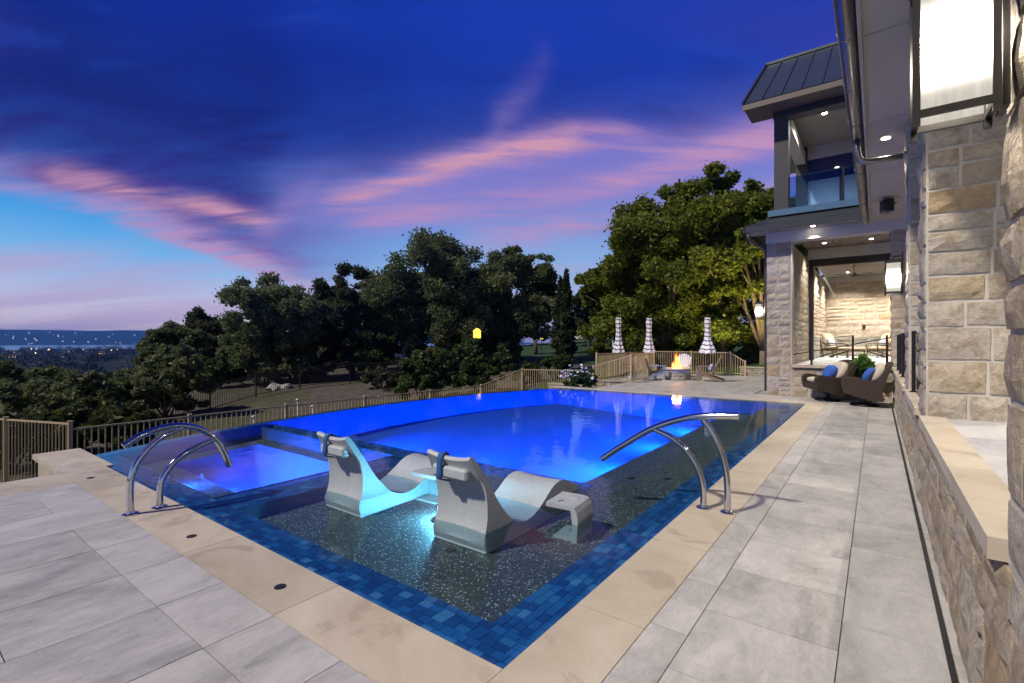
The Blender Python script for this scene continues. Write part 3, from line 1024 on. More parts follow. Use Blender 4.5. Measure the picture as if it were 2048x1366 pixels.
# spa: bench ring and lit bowl
sr = [(-7.95, 2.62), (-5.56, 2.56), (-5.50, 4.02), (-8.38, 4.02)]       # rim of the bowl
so_ = [(-8.16, 2.05), (-5.16, 2.05), (-5.16, 4.27), (-8.78, 4.27)]
sbn = B()
vv = [(x, y, -.24) for x, y in so_] + [(x, y, -.24) for x, y in sr] + [(x, y, -.02) for x, y in so_]
sbn.add(vv, [(0, 1, 5, 4), (1, 2, 6, 5), (2, 3, 7, 6), (3, 0, 4, 7), (0, 8, 9, 1), (1, 9, 10, 2), (2, 10, 11, 3)])
mesh_obj('spa_bench', sbn.v, sbn.f, M['pebble'], pool)
NR, NP = 10, 48
cxs, cys = -6.75, 3.3
vv = []; ff = []
per = []
for q in range(NP):                       # rim walked round, corners slightly rounded
    f = q / NP * 4; e_ = int(f) % 4; t_ = f - int(f)
    a_, b_ = Vector(sr[e_]), Vector(sr[(e_ + 1) % 4])
    per.append(a_.lerp(b_, t_))
for r_ in range(NR + 1):
    t_ = r_ / NR
    zb_ = -.236 - .50 * (1 - (1 - min(1, t_ / .62)) ** 2.2)
    for p_ in per:
        rr_ = 1 - t_
        x_, y_ = cxs + (p_.x - cxs) * rr_, cys + (p_.y - cys) * rr_
        vv.append((x_, y_, zb_))
for r_ in range(NR):
    for q in range(NP):
        ff.append((r_ * NP + q, r_ * NP + (q + 1) % NP, (r_ + 1) * NP + (q + 1) % NP, (r_ + 1) * NP + q))
mesh_obj('spa_bowl', vv, ff, M['spa_plaster'], pool, True)
B().lathe([(.19, 0), (.19, .03), (.14, .05), (.13, .045)], (-6.45, 3.2, -.736), 28).build('spa_drain', M['drain_blue'], pool, True)
# mosaic tiles: the nearest 290 as pieces, the rest as one sheet of small tiles
cells = []
def band(x0, x1, y0, y1, z, along):
    tw, tl = .056, .086
    rg2 = random.Random(int((x0 + y0) * 100) & 1023)
    if along == 'x':
        rows = max(1, round((y1 - y0) / tw)); tw = (y1 - y0) / rows
        for i in range(rows):
            x = x0 - rg2.uniform(0, tl)
            while x < x1:
                a, b = max(x, x0), min(x + tl, x1)
                if b - a > .012:
                    cells.append(((a + b) / 2, y0 + (i + .5) * tw, z, b - a, tw))
                x += tl
    else:
        rows = max(1, round((x1 - x0) / tw)); tw = (x1 - x0) / rows
        for i in range(rows):
            y = y0 - rg2.uniform(0, tl)
            while y < y1:
                a, b = max(y, y0), min(y + tl, y1)
                if b - a > .012:
                    cells.append((x0 + (i + .5) * tw, (a + b) / 2, z, tw, b - a))
                y += tl
band(-8.19, XR, YN, 2.055, ZB, 'x')
band(-1.675, XR, 2.055, YF, ZB, 'y')
band(-5.16, -4.66, 2.055, 4.26, ZB, 'y')
band(-8.55, -4.66, 4.26, 4.62, ZB, 'x')
band(-4.66, -2.6, 4.68, 5.05, ZL + .008, 'x')
band(-7.6, -1.675, 13.42, YF, ZB, 'x')
cells.sort(key=lambda c: c[0] ** 2 + c[1] ** 2 + .0)
ub = B().box(-.5, .5, -.5, .5, -.012, 0).build('mosaic_tile', M['mosaic']); UM = ub.data; bpy.data.objects.remove(ub)
for (x, y, z, w, l) in cells[:290]:
    inst('mosaic_tile', UM, pool, (x, y, z + RS.uniform(-.0008, .0008)), (w - .004, l - .004, 1))
sv = []; sf = []; tone = []
for (x, y, z, w, l) in cells[290:]:
    a, b = w / 2 - .002, l / 2 - .002
    i = len(sv)
    sv += [(x - a, y - b, z), (x + a, y - b, z), (x + a, y + b, z), (x - a, y + b, z)]
    sv += [(x - a, y - b, z - .007), (x + a, y - b, z - .007), (x + a, y + b, z - .007), (x - a, y + b, z - .007)]
    sf += [(i, i + 1, i + 2, i + 3), (i, i + 4, i + 5, i + 1), (i + 1, i + 5, i + 6, i + 2), (i + 2, i + 6, i + 7, i + 3), (i + 3, i + 7, i + 4, i)]
    tone += [RS.random()] * 5
ms = mesh_obj('mosaic_tiling', sv, sf, M['mosaic_sheet'], pool)
at = ms.data.attributes.new('tone', 'FLOAT', 'FACE'); at.data.foreach_set('value', tone)
tag(ms, kind='stuff')
# floor fittings on ledge and benches
for (x, y, z) in [G(900, 1100, ZL), G(668, 1017, ZL), G(1262, 957, ZL), G(1335, 958, ZL), G(1385, 905, ZL)]:
    B().lathe([(.045, 0), (.045, .006), (.03, .008)], (x, y, z), 16).build('floor_fitting', M['black_rubber'], pool)

# water
wp = [(XR - .012, YN + .012), (XR - .012, YF - .012)] + [(xarc(YF - .012 - (YF - YN - .024) * i / 36) + .002, YF - .012 - (YF - YN - .024) * i / 36) for i in range(37)]
wt = mesh_obj('pool_water', [(x, y, -.006) for x, y in wp], [tuple(range(len(wp)))], M['water'])
tag(wt, 'still clear pool water level with the deck', None, None, 'structure')

# underwater lamps
def pool_lamp(loc, d, color, power, size, lens, par=pool, fixture=True, spread=170):
    d = Vector(d).normalized()
    l = bpy.data.lights.new('pool_light', 'AREA')
    l.shape = 'DISK'; l.size = size; l.energy = power; l.color = color; l.spread = R(spread)
    o = bpy.data.objects.new('pool_light_lamp', l); C.objects.link(o)
    q = d.to_track_quat('-Z', 'Y')
    o.rotation_euler = q.to_euler(); o.location = Vector(loc) + d * .03
    if fixture:
        b = B().lathe([(.10, 0), (.10, .012), (.085, .02), (.02, .022)], (0, 0, 0), 20)
        rot = d.to_track_quat('Z', 'Y').to_matrix()
        b.v = [Vector(loc) + rot @ p for p in b.v]
        b.build('pool_light', lens, par, True)
DEEPB = (.000, .115, 1.0)
PL = 17.0
for y in (5.9, 8.0, 10.2, 12.3):
    pool_lamp((-3.09, y, -.50), (-1, 0, -.14), DEEPB, 26 * PL, .34, M['lens_blue'], spread=110)
for x in (-4.1, -6.0, -7.8):
    pool_lamp((x, 5.07 if x > -5 else 4.63, -.42), (0, 1, -.30), DEEPB, 24 * PL, .34, M['lens_blue'], spread=52)
gl = Vector((-3.24, 3.24, ZL))
B().lathe([(.10, 0), (.10, .012), (.06, .016)], (gl.x, gl.y, ZL), 24).build('ledge_light_ring', M['steel'], pool, True)
B().lathe([(.045, .014), (.05, .06), (.045, .12), (.02, .145), (.004, .15)], (gl.x, gl.y, ZL), 20).build('ledge_light', M['lens_cyan'], pool, True)
pool_lamp((-7.2, 2.70, -.36), (.25, 1, -.1), (.012, .135, 1.0), 5.2 * PL, .2, M['lens_blue'], spread=150)
pool_lamp((-6.2, 2.68, -.36), (-.15, 1, -.1), (.012, .135, 1.0), 4.4 * PL, .2, M['lens_blue'], spread=150)
pool_lamp((-6.6, 2.10, -.13), (0, 1, -.1), (.0, .12, 1.0), 4.0 * PL, .1, M['lens_blue'], spread=150)

# ------------------------------------------------------------------ house
house = thing('house', (1.5, 9.0, 0), 'limestone house with raised terrace, covered porch, upper balcony and metal roof', 'house')
def part(name, m, parent=house, smooth=False, auto=None):
    return lambda b: b.build(name, m, parent, smooth, True, auto)
def sub(name, parent=house, loc=None):
    o = bpy.data.objects.new(name, None); C.objects.link(o); o.empty_display_size = .1
    o.location = loc or (0, 0, 0)
    attach(o, parent)
    return o
XW = .335
# terrace wall
tw = B().box(XW, .62, -1.0, 15.23, -.4, .80).build('terrace_wall', M['mortar'], house)
masonry(tw, (XW, 15.2, -.02), (-1, 0), 16.2, .82, 21, joint=.018, hmin=.17, hmax=.30, wmin=.28, wmax=.62)
capb = B().box(-.5, .5, -.5, .5, -1, 0, bev=.02).build('cap_stone', M['coping']); CAPM = capb.data; bpy.data.objects.remove(capb)
def caps(x0, x1, ys, par, z=.87, th=.072):
    for a, b in zip(ys[:-1], ys[1:]):
        inst('cap_stone', CM, par, ((x0 + x1) / 2, (a + b) / 2, z), (x1 - x0, b - a - .004, th))
caps(.285, .455, [2.18, 3.3, 4.4, 5.42], tw)
caps(.285, .455, [6.02, 7.1, 8.22], tw)
caps(.285, .455, [8.82, 10.1, 11.4, 12.7, 14.0, 15.16], tw)
# terrace floor
tf = B().box(.62, 4.2, -1, 15.5, .55, .815).build('terrace_floor', M['grout'], house)
B().box(.456, .62, -1, 15.2, .801, .815).build('floor_edge', M['grout'], tf)
x = .456
while x < 3.4:
    y = 2.0
    while y < 15.1:
        tile(x, x + .61, y, min(y + .61, 15.2), TLM, 'tile', tf, .858, .002, .03); y += .61
    x += .61
# columns
def column(y0, y1, seed, x1=.98):
    c = B().box(XW, x1, y0, y1, .80, 4.42).build('column', M['mortar'], house)
    masonry(c, (XW, y0, .82), (0, -1), x1 - XW, 3.58, seed, joint=.018, hmin=.19, hmax=.34, wmin=.2, wmax=.46)
    masonry(c, (XW, y1, .82), (-1, 0), y1 - y0, 3.58, seed + 1, joint=.018, hmin=.19, hmax=.34, wmin=.2, wmax=.46)
    return c
column(.9, 2.16, 31)
column(5.43, 6.01, 41)
column(8.23, 8.81, 51)
# back wall of the terrace
bw = B().box(3.6, 3.9, -1, 15.2, .8, 4.42).build('terrace_back_wall', M['stucco'], house)
for y in (3.4, 7.1, 11.0):
    dr_ = B().box(3.53, 3.598, y - 1.1, y + 1.1, .86, 3.4).build('terrace_door', M['bronze'], bw)
    for yy in (y - .54, y + .54):
        B().box(3.515, 3.528, yy - .46, yy + .46, 1.0, 3.28).build('door_pane', M['glass_night'], bw)
# soffit
so2 = B().box(-.11, 3.6, .2, 14.68, 4.432, 4.50).build('soffit', M['stucco_grey'], house)
SPM = B().box(-.5, .5, -.5, .5, 0, 1).build('soffit_panel', M['soffit']); SPMM = SPM.data; bpy.data.objects.remove(SPM)
ysp = [.2, 1.1, 3.4, 5.7, 8.0, 10.3, 12.6, 14.66]
for a, b in zip(ysp[:-1], ysp[1:]):
    inst('soffit_panel', SPMM, so2, ((-.11 + .60) / 2, (a + b) / 2, 4.40), (.71, b - a - .012, .031))
    inst('soffit_panel', SPMM, so2, ((.60 + 3.59) / 2 + .003, (a + b) / 2, 4.40), (2.97, b - a - .012, .031))
B().box(-.145, -.111, .2, 14.68, 4.36, 4.62).build('fascia', M['soffit'], house)
# gutter and its brackets, elbow pipe
gt = B()
GXC, GZ = -.225, 4.46
vs = []; fs = []
for i, y in enumerate((.2, 14.72)):
    for j in range(13):
        t = math.pi + math.pi * j / 12
        vs.append((GXC + .082 * math.cos(t), y, GZ + .11 * math.sin(t)))
for j in range(12):
    fs.append((j, j + 1, 14 + j, 13 + j))
go = mesh_obj('gutter', vs, fs, M['gutter'], house, True)
sm = go.modifiers.new('thick', 'SOLIDIFY'); sm.thickness = .006; sm.offset = 0
y = 1.0
while y < 14.6:
    pts = [(GXC + .087 * math.cos(math.pi + math.pi * j / 10), y, GZ + .115 * math.sin(math.pi + math.pi * j / 10)) for j in range(11)]
    B().tube(pts, .007, 6).build('gutter_bracket', M['gutter'], go, True)
    y += 1.15
pts = []
for p in [(GXC, 8.45, 4.36), (GXC, 8.45, 4.22), (GXC + .02, 8.46, 4.10), (GXC + .06, 8.46, 4.045), (GXC + .13, 8.47, 4.02), (GXC + .3, 8.48, 4.02), (XW + .02, 8.49, 4.02)]:
    pts.append(p)
ds = B().tube(pts, .042, 14).build('downspout', M['gutter'], house, True)
B().tube([(XW - .05, 8.49, 4.02), (XW - .02, 8.49, 4.02)], .062, 14).build('wall_collar', M['coping'], ds, True)
# main roof slope
B().add([(-.31, .1, 4.52), (-.31, 14.9, 4.52), (5.2, 14.9, 7.6), (5.2, .1, 7.6), (-.31, .1, 4.58), (-.31, 14.9, 4.58), (5.2, 14.9, 7.68), (5.2, .1, 7.68)],
        [(0, 1, 2, 3), (7, 6, 5, 4), (0, 4, 5, 1), (1, 5, 6, 2), (2, 6, 7, 3), (3, 7, 4, 0)]).build('roof', M['roof_metal'], house)

def downlight(x, y, z, par, power=22, m='bulb', cone=110, blend=.7, color=(1, .88, .74), r=.05):
    B().lathe([(r, 0), (r, -.006), (r * .8, -.008)], (x, y, z), 16).build('downlight', M[m], par)
    l = bpy.data.lights.new('downlight', 'SPOT'); l.energy = power; l.spot_size = R(cone); l.spot_blend = blend; l.color = color; l.shadow_soft_size = .05
    o = bpy.data.objects.new('downlight_lamp', l); C.objects.link(o); o.location = (x, y, z - .03)
downlight(.10, 4.3, 4.398, so2, 70)
downlight(.10, 8.75, 4.398, so2, 70)
downlight(.10, 13.1, 4.398, so2, 90)
for y in (3.2, 6.5, 9.8, 13.0):
    downlight(2.2, y, 4.398, so2, 300)

# --- porch
PY = 15.235
pil = B().box(-2.47, -1.90, PY, 26.9, -.4, 4.25).build('porch_side_wall', M['mortar'], house)
masonry(pil, (-2.49, PY, -.02), (0, -1), .61, 4.25, 61, joint=.02, hmin=.19, hmax=.36, wmin=.2, wmax=.42)
masonry(pil, (-1.90, PY - .01, .86), (1, 0), 4.25, 3.4, 62, joint=.016, hmin=.22, hmax=.36, wmin=.45, wmax=.9)
masonry(pil, (-1.90, 19.75, .86), (1, 0), 6.9, 3.4, 63, joint=.016, hmin=.24, hmax=.36, wmin=.6, wmax=1.1)
masonry(pil, (-2.47, 18.0, -.02), (-1, 0), 2.7, 4.25, 64, joint=.016, hmin=.22, hmax=.36, wmin=.45, wmax=.9)
lw = B().box(-1.90, XW, PY, 15.6, -.4, .80).build('porch_front_wall', M['mortar'], house)
masonry(lw, (-1.885, PY, -.02), (0, -1), 2.2, .82, 65, joint=.02, hmin=.24, hmax=.34, wmin=.3, wmax=.7)
for a, b in [(-1.87, -.8), (-.8, .29)]:
    inst('cap_stone', CM, lw, ((a + b) / 2, 15.38, .87), (b - a - .004, .46, .072))
pf = B().box(-1.9, 4.2, 15.6, 26.9, .55, .815).build('porch_floor', M['grout'], house)
y = 15.61
while y < 26.8:
    x = -1.885
    while x < 3.9:
        tile(x, x + 1.2, y, min(y + .9, 26.85), TLM, 'tile', pf, .85, .002, .03); x += 1.2
    y += .9
rp = B().box(.30, .98, PY + .02, 15.85, .80, 4.25).build('column', M['mortar'], house)
masonry(rp, (.28, PY + .02, .87), (0, -1), .7, 3.38, 66, joint=.016, hmin=.19, hmax=.34, wmin=.24, wmax=.46)
masonry(rp, (.30, 15.85, .87), (-1, 0), .6, 3.38, 67, joint=.016, hmin=.19, hmax=.34, wmin=.24, wmax=.46)
# beams, jambs, ceiling planks
B().box(-2.50, 1.0, PY - .02, 15.62, 4.252, 4.54).build('front_beam', M['stucco'], house)
B().box(-1.885, -1.862, PY - .045, 15.63, .87, 4.252).build('jamb', M['stucco'], house)
B().box(-1.899, 1.6, 19.45, 19.75, 4.30, 4.66).build('rear_beam', M['stucco'], house)
ch = B().box(-1.95, 4.2, 15.62, 19.45, 4.662, 4.72).build('porch_ceiling', M['roof_dark'], house)
x = -1.90
PLK = B().box(-.5, .5, -.5, .5, 0, 1).build('plank', M['ceil_wood']); PLKM = PLK.data; bpy.data.objects.remove(PLK)
while x < 1.5:
    inst('plank', PLKM, ch, (x + .1, (15.63 + 19.44) / 2, 4.64), (.192, 3.81, .02)); x += .2
B().box(-1.899, 4.2, 19.75, 26.9, 4.45, 4.52).build('room_ceiling', M['stucco'], house)
fr_ = sub('screen_frame')
B().box(-1.862, 1.6, 19.5, 19.7, 4.06, 4.298).build('header', M['bronze'], fr_)
B().box(-1.862, -1.74, 19.5, 19.7, .86, 4.06).build('jamb', M['bronze'], fr_)
fw = B().box(-2.1, 4.2, 26.55, 26.9, .5, 4.45).build('room_back_wall', M['mortar'], house)
masonry(fw, (-1.92, 26.55, .86), (0, -1), 5.0, 3.3, 68, joint=.02, hmin=.24, hmax=.36, wmin=.4, wmax=.9)
B().box(-.52, -.40, 26.49, 26.52, 2.05, 2.25).build('wall_switch', M['black'], fw)
downlight(-1.34, 18.4, 4.638, ch, 340)
downlight(-.14, 18.5, 4.638, ch, 340)
downlight(.9, 17.2, 4.638, ch, 340)
rc = [o for o in house.children if o.name.startswith('room_ceiling')][0]
for x, y in ((-1.2, 22.2), (.6, 22.2), (-1.0, 25.2), (.8, 25.2), (2.4, 24)):
    downlight(x, y, 4.448, rc, 800, cone=130)
# eave of the porch
ev = B().box(-2.92, 1.0, 14.72, PY + .3, 4.545, 4.60).build('porch_eave', M['soffit'], house)
B().box(-2.94, -.16, 14.66, 14.72, 4.50, 4.66).build('eave_gutter', M['roof_dark'], ev)
B().box(-2.98, -2.92, 14.66, 18.5, 4.50, 4.66).build('eave_gutter', M['roof_dark'], ev)
sk = B().add([(-2.96, 14.66, 4.662), (1.0, 14.66, 4.662), (1.0, 15.3, 4.98), (-2.36, 15.3, 4.98), (-2.36, 19.5, 4.98), (-2.96, 19.5, 4.662)],
             [(0, 1, 2, 3), (0, 3, 4, 5)]).build('skirt_roof', M['roof_dark'], house)
downlight(-1.35, 15.02, 4.542, ev, 120, cone=95)
B().tube([(-2.86, 14.72, 4.50), (-2.86, 14.74, 4.38), (-2.80, 14.9, 4.24), (-2.60, 15.15, 4.14), (-2.53, 15.28, 4.05), (-2.53, 15.4, 3.9), (-2.53, 15.42, .1)], .04, 10).build('porch_downspout', M['fascia'], house, True)
# --- upper balcony
bf = B().box(-2.40, 1.2, 15.22, 20.2, 4.985, 5.10).build('balcony_floor', M['stucco_grey'], house)
B().box(-2.44, 1.2, 15.16, 15.218, 4.97, 5.14).build('edge_trim', M['blue_lit_trim'], bf)
B().box(-2.30, -1.95, 15.26, 15.62, 5.10, 7.70).build('balcony_post', M['dark_trim'], house)
B().box(-2.30, -1.95, 19.8, 20.15, 5.10, 8.3).build('balcony_post', M['dark_trim'], house)
B().box(-2.32, 1.2, 15.24, 15.64, 7.702, 8.12).build('balcony_beam', M['dark_trim'], house)
B().box(-2.30, -2.0, 15.64, 19.8, 7.72, 8.1).build('balcony_beam', M['stucco'], house)
bc = B().box(-2.33, 1.3, 15.45, 20.2, 8.30, 8.36).build('balcony_ceiling', M['soffit'], house)
B().box(-1.949, 1.2, 19.9, 20.15, 7.88, 8.30).build('balcony_header', M['stucco'], house)
B().box(-1.949, 1.2, 19.95, 20.1, 5.10, 7.12).build('balcony_back_wall', M['white_wall'], house)
B().box(-1.949, 1.2, 20.0, 20.03, 7.121, 7.879).build('balcony_window', M['glass_night'], house)
B().box(-1.02, -.94, 19.88, 19.948, 5.10, 7.2).build('balcony_mullion', M['black'], house)
rl = sub('balcony_rail')
for a, b in ((-1.93, -.72), (-.68, .5)):
    B().box(a, b, 15.30, 15.312, 5.16, 6.02).build('pane', M['glass_blue'], rl)
for x in (-1.94, -.70, .52):
    B().box(x - .02, x + .02, 15.28, 15.33, 5.10, 6.03).build('post', M['black'], rl)
downlight(-1.25, 17.2, 8.30, bc, 500, 'balcony_bulb', 140, .6, (1, .95, .88), .07)
B().add([(-2.28, 15.7, 7.1), (-2.28, 15.72, 7.35), (-2.2, 15.9, 7.2), (-2.2, 15.86, 7.05)], [(0, 1, 2, 3)])
# metal roof
ry0, rz0, ry1, rz1 = 14.62, 8.06, 18.2, 10.75
xs = [-2.95 + .46 * i for i in range(11)]
rf = B().add([(-2.95, ry0, rz0 - .05), (1.65, ry0, rz0 - .05), (1.65, ry1, rz1 - .05), (-2.95, ry1, rz1 - .05),
              (-2.95, ry0, rz0 - .012), (1.65, ry0, rz0 - .012), (1.65, ry1, rz1 - .012), (-2.95, ry1, rz1 - .012)],
             [(0, 1, 2, 3), (7, 6, 5, 4), (0, 4, 5, 1), (1, 5, 6, 2), (2, 6, 7, 3), (3, 7, 4, 0)]).build('balcony_roof', M['roof_dark'], house)
for a, b in zip(xs[:-1], xs[1:]):
    pb = B().add([(a + .01, ry0 - .03, rz0 - .02), (b - .01, ry0 - .03, rz0 - .02), (b - .01, ry1, rz1), (a + .01, ry1, rz1)], [(0, 1, 2, 3)])
    pb.bar((b, ry0 - .03, rz0 - .005), (b, ry1, rz1 + .015), .02, .045)
    pb.build('roof_panel', M['roof_metal'], rf)
B().bar((-2.97, ry0 - .03, rz0 - .01), (-2.97, ry1, rz1 + .01), .05, .12).build('verge', M['roof_metal'], rf)
B().bar((-2.98, ry1, rz1 + .03), (1.68, ry1, rz1 + .03), .12, .08).build('ridge_cap', M['roof_metal'], rf)
B().box(-2.97, 1.65, ry0 - .06, ry0, rz0 - .20, rz0 - .055).build('eave_board', M['fascia'], rf)
B().box(-2.93, 1.65, ry0 + .01, 15.6, rz0 - .19, rz0 - .16).build('eave_soffit', M['fascia'], rf)
B().add([(-2.34, 15.64, 8.12), (-2.34, 20.2, 8.12), (-2.34, 20.2, 9.0), (-2.34, 18.2, 10.6), (-2.34, 15.64, 8.75)], [(0, 1, 2, 3, 4)]).build('gable', M['stucco_grey'], house)
B().add([(-2.95, ry1, rz1), (1.65, ry1, rz1), (1.65, 21.8, 8.06), (-2.95, 21.8, 8.06)], [(0, 1, 2, 3)]).build('rear_roof', M['roof_metal'], house)

# ------------------------------------------------------------------ wall lanterns
def lantern(x, y, z0, wallx, label):
    wx, wy, h = .172, .142, .46
    t = thing('wall_lantern', (x, y, z0), label, 'lantern', 'frosted wall lanterns on the house')
    fr = B()
    for sx in (-1, 1):
        for sy in (-1, 1):
            fr.box(x + sx * wx / 2 - .009, x + sx * wx / 2 + .009, y + sy * wy / 2 - .009, y + sy * wy / 2 + .009, z0, z0 + h)
    for z in (z0 + .035, z0 + h - .012):
        for sy in (-1, 1):
            fr.box(x - wx / 2 + .009, x + wx / 2 - .009, y + sy * wy / 2 - .008, y + sy * wy / 2 + .008, z - .01, z + .01)
        for sx in (-1, 1):
            fr.box(x + sx * wx / 2 - .008, x + sx * wx / 2 + .008, y - wy / 2 + .009, y + wy / 2 - .009, z - .01, z + .01)
    fr.box(x - wx / 2 - .012, x + wx / 2 + .012, y - wy / 2 - .012, y + wy / 2 + .012, z0 + h + .001, z0 + h + .02)
    fr.build('frame', M['bronze'], t)
    for sy in (-1, 1):
        B().box(x - wx / 2 + .0095, x + wx / 2 - .0095, y + sy * (wy / 2 - .003) - .002, y + sy * (wy / 2 - .003) + .002, z0 + .046, z0 + h - .024).build('pane', M['lamp_glass'], t)
    for sx in (-1, 1):
        B().box(x + sx * (wx / 2 - .003) - .002, x + sx * (wx / 2 - .003) + .002, y - wy / 2 + .0095, y + wy / 2 - .0095, z0 + .046, z0 + h - .024).build('pane', M['lamp_glass'], t)
    s = 1 if wallx > x else -1
    br = B()
    br.box(wallx - s * .012 - .008, wallx - s * .012 + .008, y - .05, y + .05, z0 + .02, z0 + h + .12)
    br.bar((x, y, z0 + h + .07), (wallx - s * .02, y, z0 + h + .07), .016)
    br.bar((x, y, z0 + h + .02), (x, y, z0 + h + .078), .016)
    br.build('bracket', M['bronze'], t)
lantern(.18, 1.955, 2.14, .30, 'big lit lantern at the upper right corner, nearest of the wall lanterns')
lantern(.18, 8.52, 2.14, .29, 'lit lantern on the far stone column, in front of the porch opening')
lantern(-2.72, 15.48, 2.14, -2.50, 'lit lantern on the outer side of the porch wall, against the trees')

# ------------------------------------------------------------------ railings on the terrace wall
def rail_run(label, posts, z, h, sx=.05, sy=.05, panes=True, rod=None):
    p0 = posts[0]
    t = thing('glass_railing', (p0[0], p0[1], z), label, 'railing', 'black-posted glass railings of the terrace')
    for x, y in posts:
        b = B().box(x - sx / 2, x + sx / 2, y - sy / 2, y + sy / 2, z, z + h)
        b.box(x - sx * .9, x + sx * .9, y - sy * .9, y + sy * .9, z + .001, z + .012)
        b.build('post', M['black'], t)
    if panes:
        for (xa, ya), (xb, yb) in zip(posts[:-1], posts[1:]):
            d = Vector((xb - xa, yb - ya, 0)).normalized()
            a = Vector((xa, ya, 0)) + d * .05; b = Vector((xb, yb, 0)) - d * .05
            B().bar((a.x, a.y, z + h * .5), (b.x, b.y, z + h * .5), .012, h - .06).build('pane', M['glass'], t)
    if rod:
        B().tube(rod, .014, 8).build('handrail', M['black'], t, True)
rail_run('black rail posts with glass on the wall cap between the two nearest full columns', [(.37, 6.3), (.37, 7.85)], .871, .76)
rail_run('black rail posts with glass on the wall cap beyond the far column', [(.37, 9.4), (.37, 11.0), (.37, 12.15), (.37, 13.5)], .871, .78)
rail_run('glass railing with slanting black handrail across the porch opening', [(-1.42, 15.42), (-.50, 15.42), (.2, 15.42)], .871, .79,
         rod=[(-1.86, 15.50, 1.14), (-.8, 15.50, 1.36), (.28, 15.50, 1.60)])

# speaker under the soffit
t = thing('outdoor_speaker', (.17, 12.4, 4.1), 'small black speaker bracketed under the soffit', 'speaker')
b = B().box(.07, .25, 12.28, 12.52, 4.10, 4.36, rot=R(20), bev=.02); b.build('cabinet', M['black'], t)
B().bar((.2, 12.45, 4.24), (.31, 12.5, 4.30), .03).build('bracket', M['black'], t)

# ------------------------------------------------------------------ things in and round the pool
def catmull(pts, n=6):
    P = [Vector(p) for p in pts]
    P = [P[0] * 2 - P[1]] + P + [P[-1] * 2 - P[-2]]
    out = []
    for i in range(1, len(P) - 2):
        for j in range(n):
            t = j / n
            a, b, c, d = P[i - 1], P[i], P[i + 1], P[i + 2]
            out.append(.5 * ((2 * b) + (c - a) * t + (2 * a - 5 * b + 4 * c - d) * t * t + (3 * b - a - 3 * c + d) * t ** 3))
    out.append(P[-2])
    return out

def lounger(cx, y0, label, rz=0.0):
    t = thing('pool_lounger', (cx, y0, ZL), label, 'lounger', 'in-pool loungers on the sun ledge', rz)
    t.scale = (.92, .93, .95)
    back = catmull([(0, .02, 0), (0, -.005, .10), (0, .035, .22), (0, .045, .36), (0, .02, .52), (0, -.045, .66), (0, -.115, .775)], 4)
    lip = [Vector((0, -.10, .80)), Vector((0, -.065, .795))]
    front = catmull([(0, -.03, .745), (0, .055, .60), (0, .17, .42), (0, .30, .265), (0, .43, .155), (0, .57, .108), (0, .74, .122), (0, .92, .21), (0, 1.08, .305),
                     (0, 1.22, .335), (0, 1.36, .31), (0, 1.52, .235), (0, 1.68, .145), (0, 1.80, .075), (0, 1.86, .02)], 4)
    prof = back + lip + front
    nf0 = len(back) + len(lip)
    NC = 11
    b = B(); vs = []; fs = []
    for i, p in enumerate(prof):
        z = p.z
        wdt = .60 + .05 * max(0, (.14 - z)) / .14 if p.y < .5 else .60
        if i < nf0 and z < .12:
            wdt = .62
        if z > .55:
            wdt = .60 - .10 * (z - .55) / .25
        for j in range(NC):
            s_ = -1 + 2 * j / (NC - 1)
            yy, z2 = p.y, z
            if i >= nf0 and z > .03:
                dish = .035 * (1 - s_ * s_)
                if p.y < .5:
                    yy += dish * .4; z2 -= dish * .7
                else:
                    z2 -= dish * .45
            elif z > .6:
                z2 += .035 * (s_ * s_ - .5); yy -= .02 * s_ * s_
            elif z > .1:
                yy += .025 * (1 - s_ * s_)
            vs.append((s_ * wdt / 2, yy, z2))
    n = len(prof)
    for i in range(n - 1):
        for j in range(NC - 1):
            a = i * NC + j
            fs.append((a, a + 1, a + NC + 1, a + NC))
    fs.append(tuple(i * NC for i in range(n)))
    fs.append(tuple(i * NC + NC - 1 for i in range(n))[::-1])
    fs.append(tuple(range(NC))[::-1] + tuple((n - 1) * NC + j for j in range(NC)))
    b.add(vs, fs)
    sh = b.build('shell', M['lounger'], t, True, False, auto=38)
    B().box(-.205, .205, -.125, -.035, .60, .70, bev=.018).build('headrest_ridge', M['lounger'], t, False, False)
    st = [(0, -.03, .555), (0, -.132, .592), (0, -.134, .70), (0, -.128, .765), (0, -.098, .803), (0, -.055, .795), (0, -.02, .73), (0, .03, .65)]
    sbd = B(); vv = []
    for p in catmull(st, 4):
        vv += [(-.125, p.y, p.z), (-.065, p.y, p.z)]
    sbd.add(vv, [(i, i + 1, i + 3, i + 2) for i in range(0, len(vv) - 2, 2)])
    so_ = sbd.build('strap', M['strap'], t, True, False)
    md = so_.modifiers.new('thick', 'SOLIDIFY'); md.thickness = .008; md.offset = 0
    B().soft((-.02, .075, .63), (.42, .10, .22), (R(36), 0, 0)).build('headrest_pillow', M['strap'], t, True, False)
    B().box(-.314, .314, .0, .9, .0, .022, bev=.01).build('foot_rim', M['lounger'], t, False, False)
    return t
lounger(-2.72, 2.90, 'grey speckled in-pool lounger with blue strap, nearer to the camera')
lounger(-4.17, 2.80, 'grey speckled in-pool lounger with blue strap beside the spa')

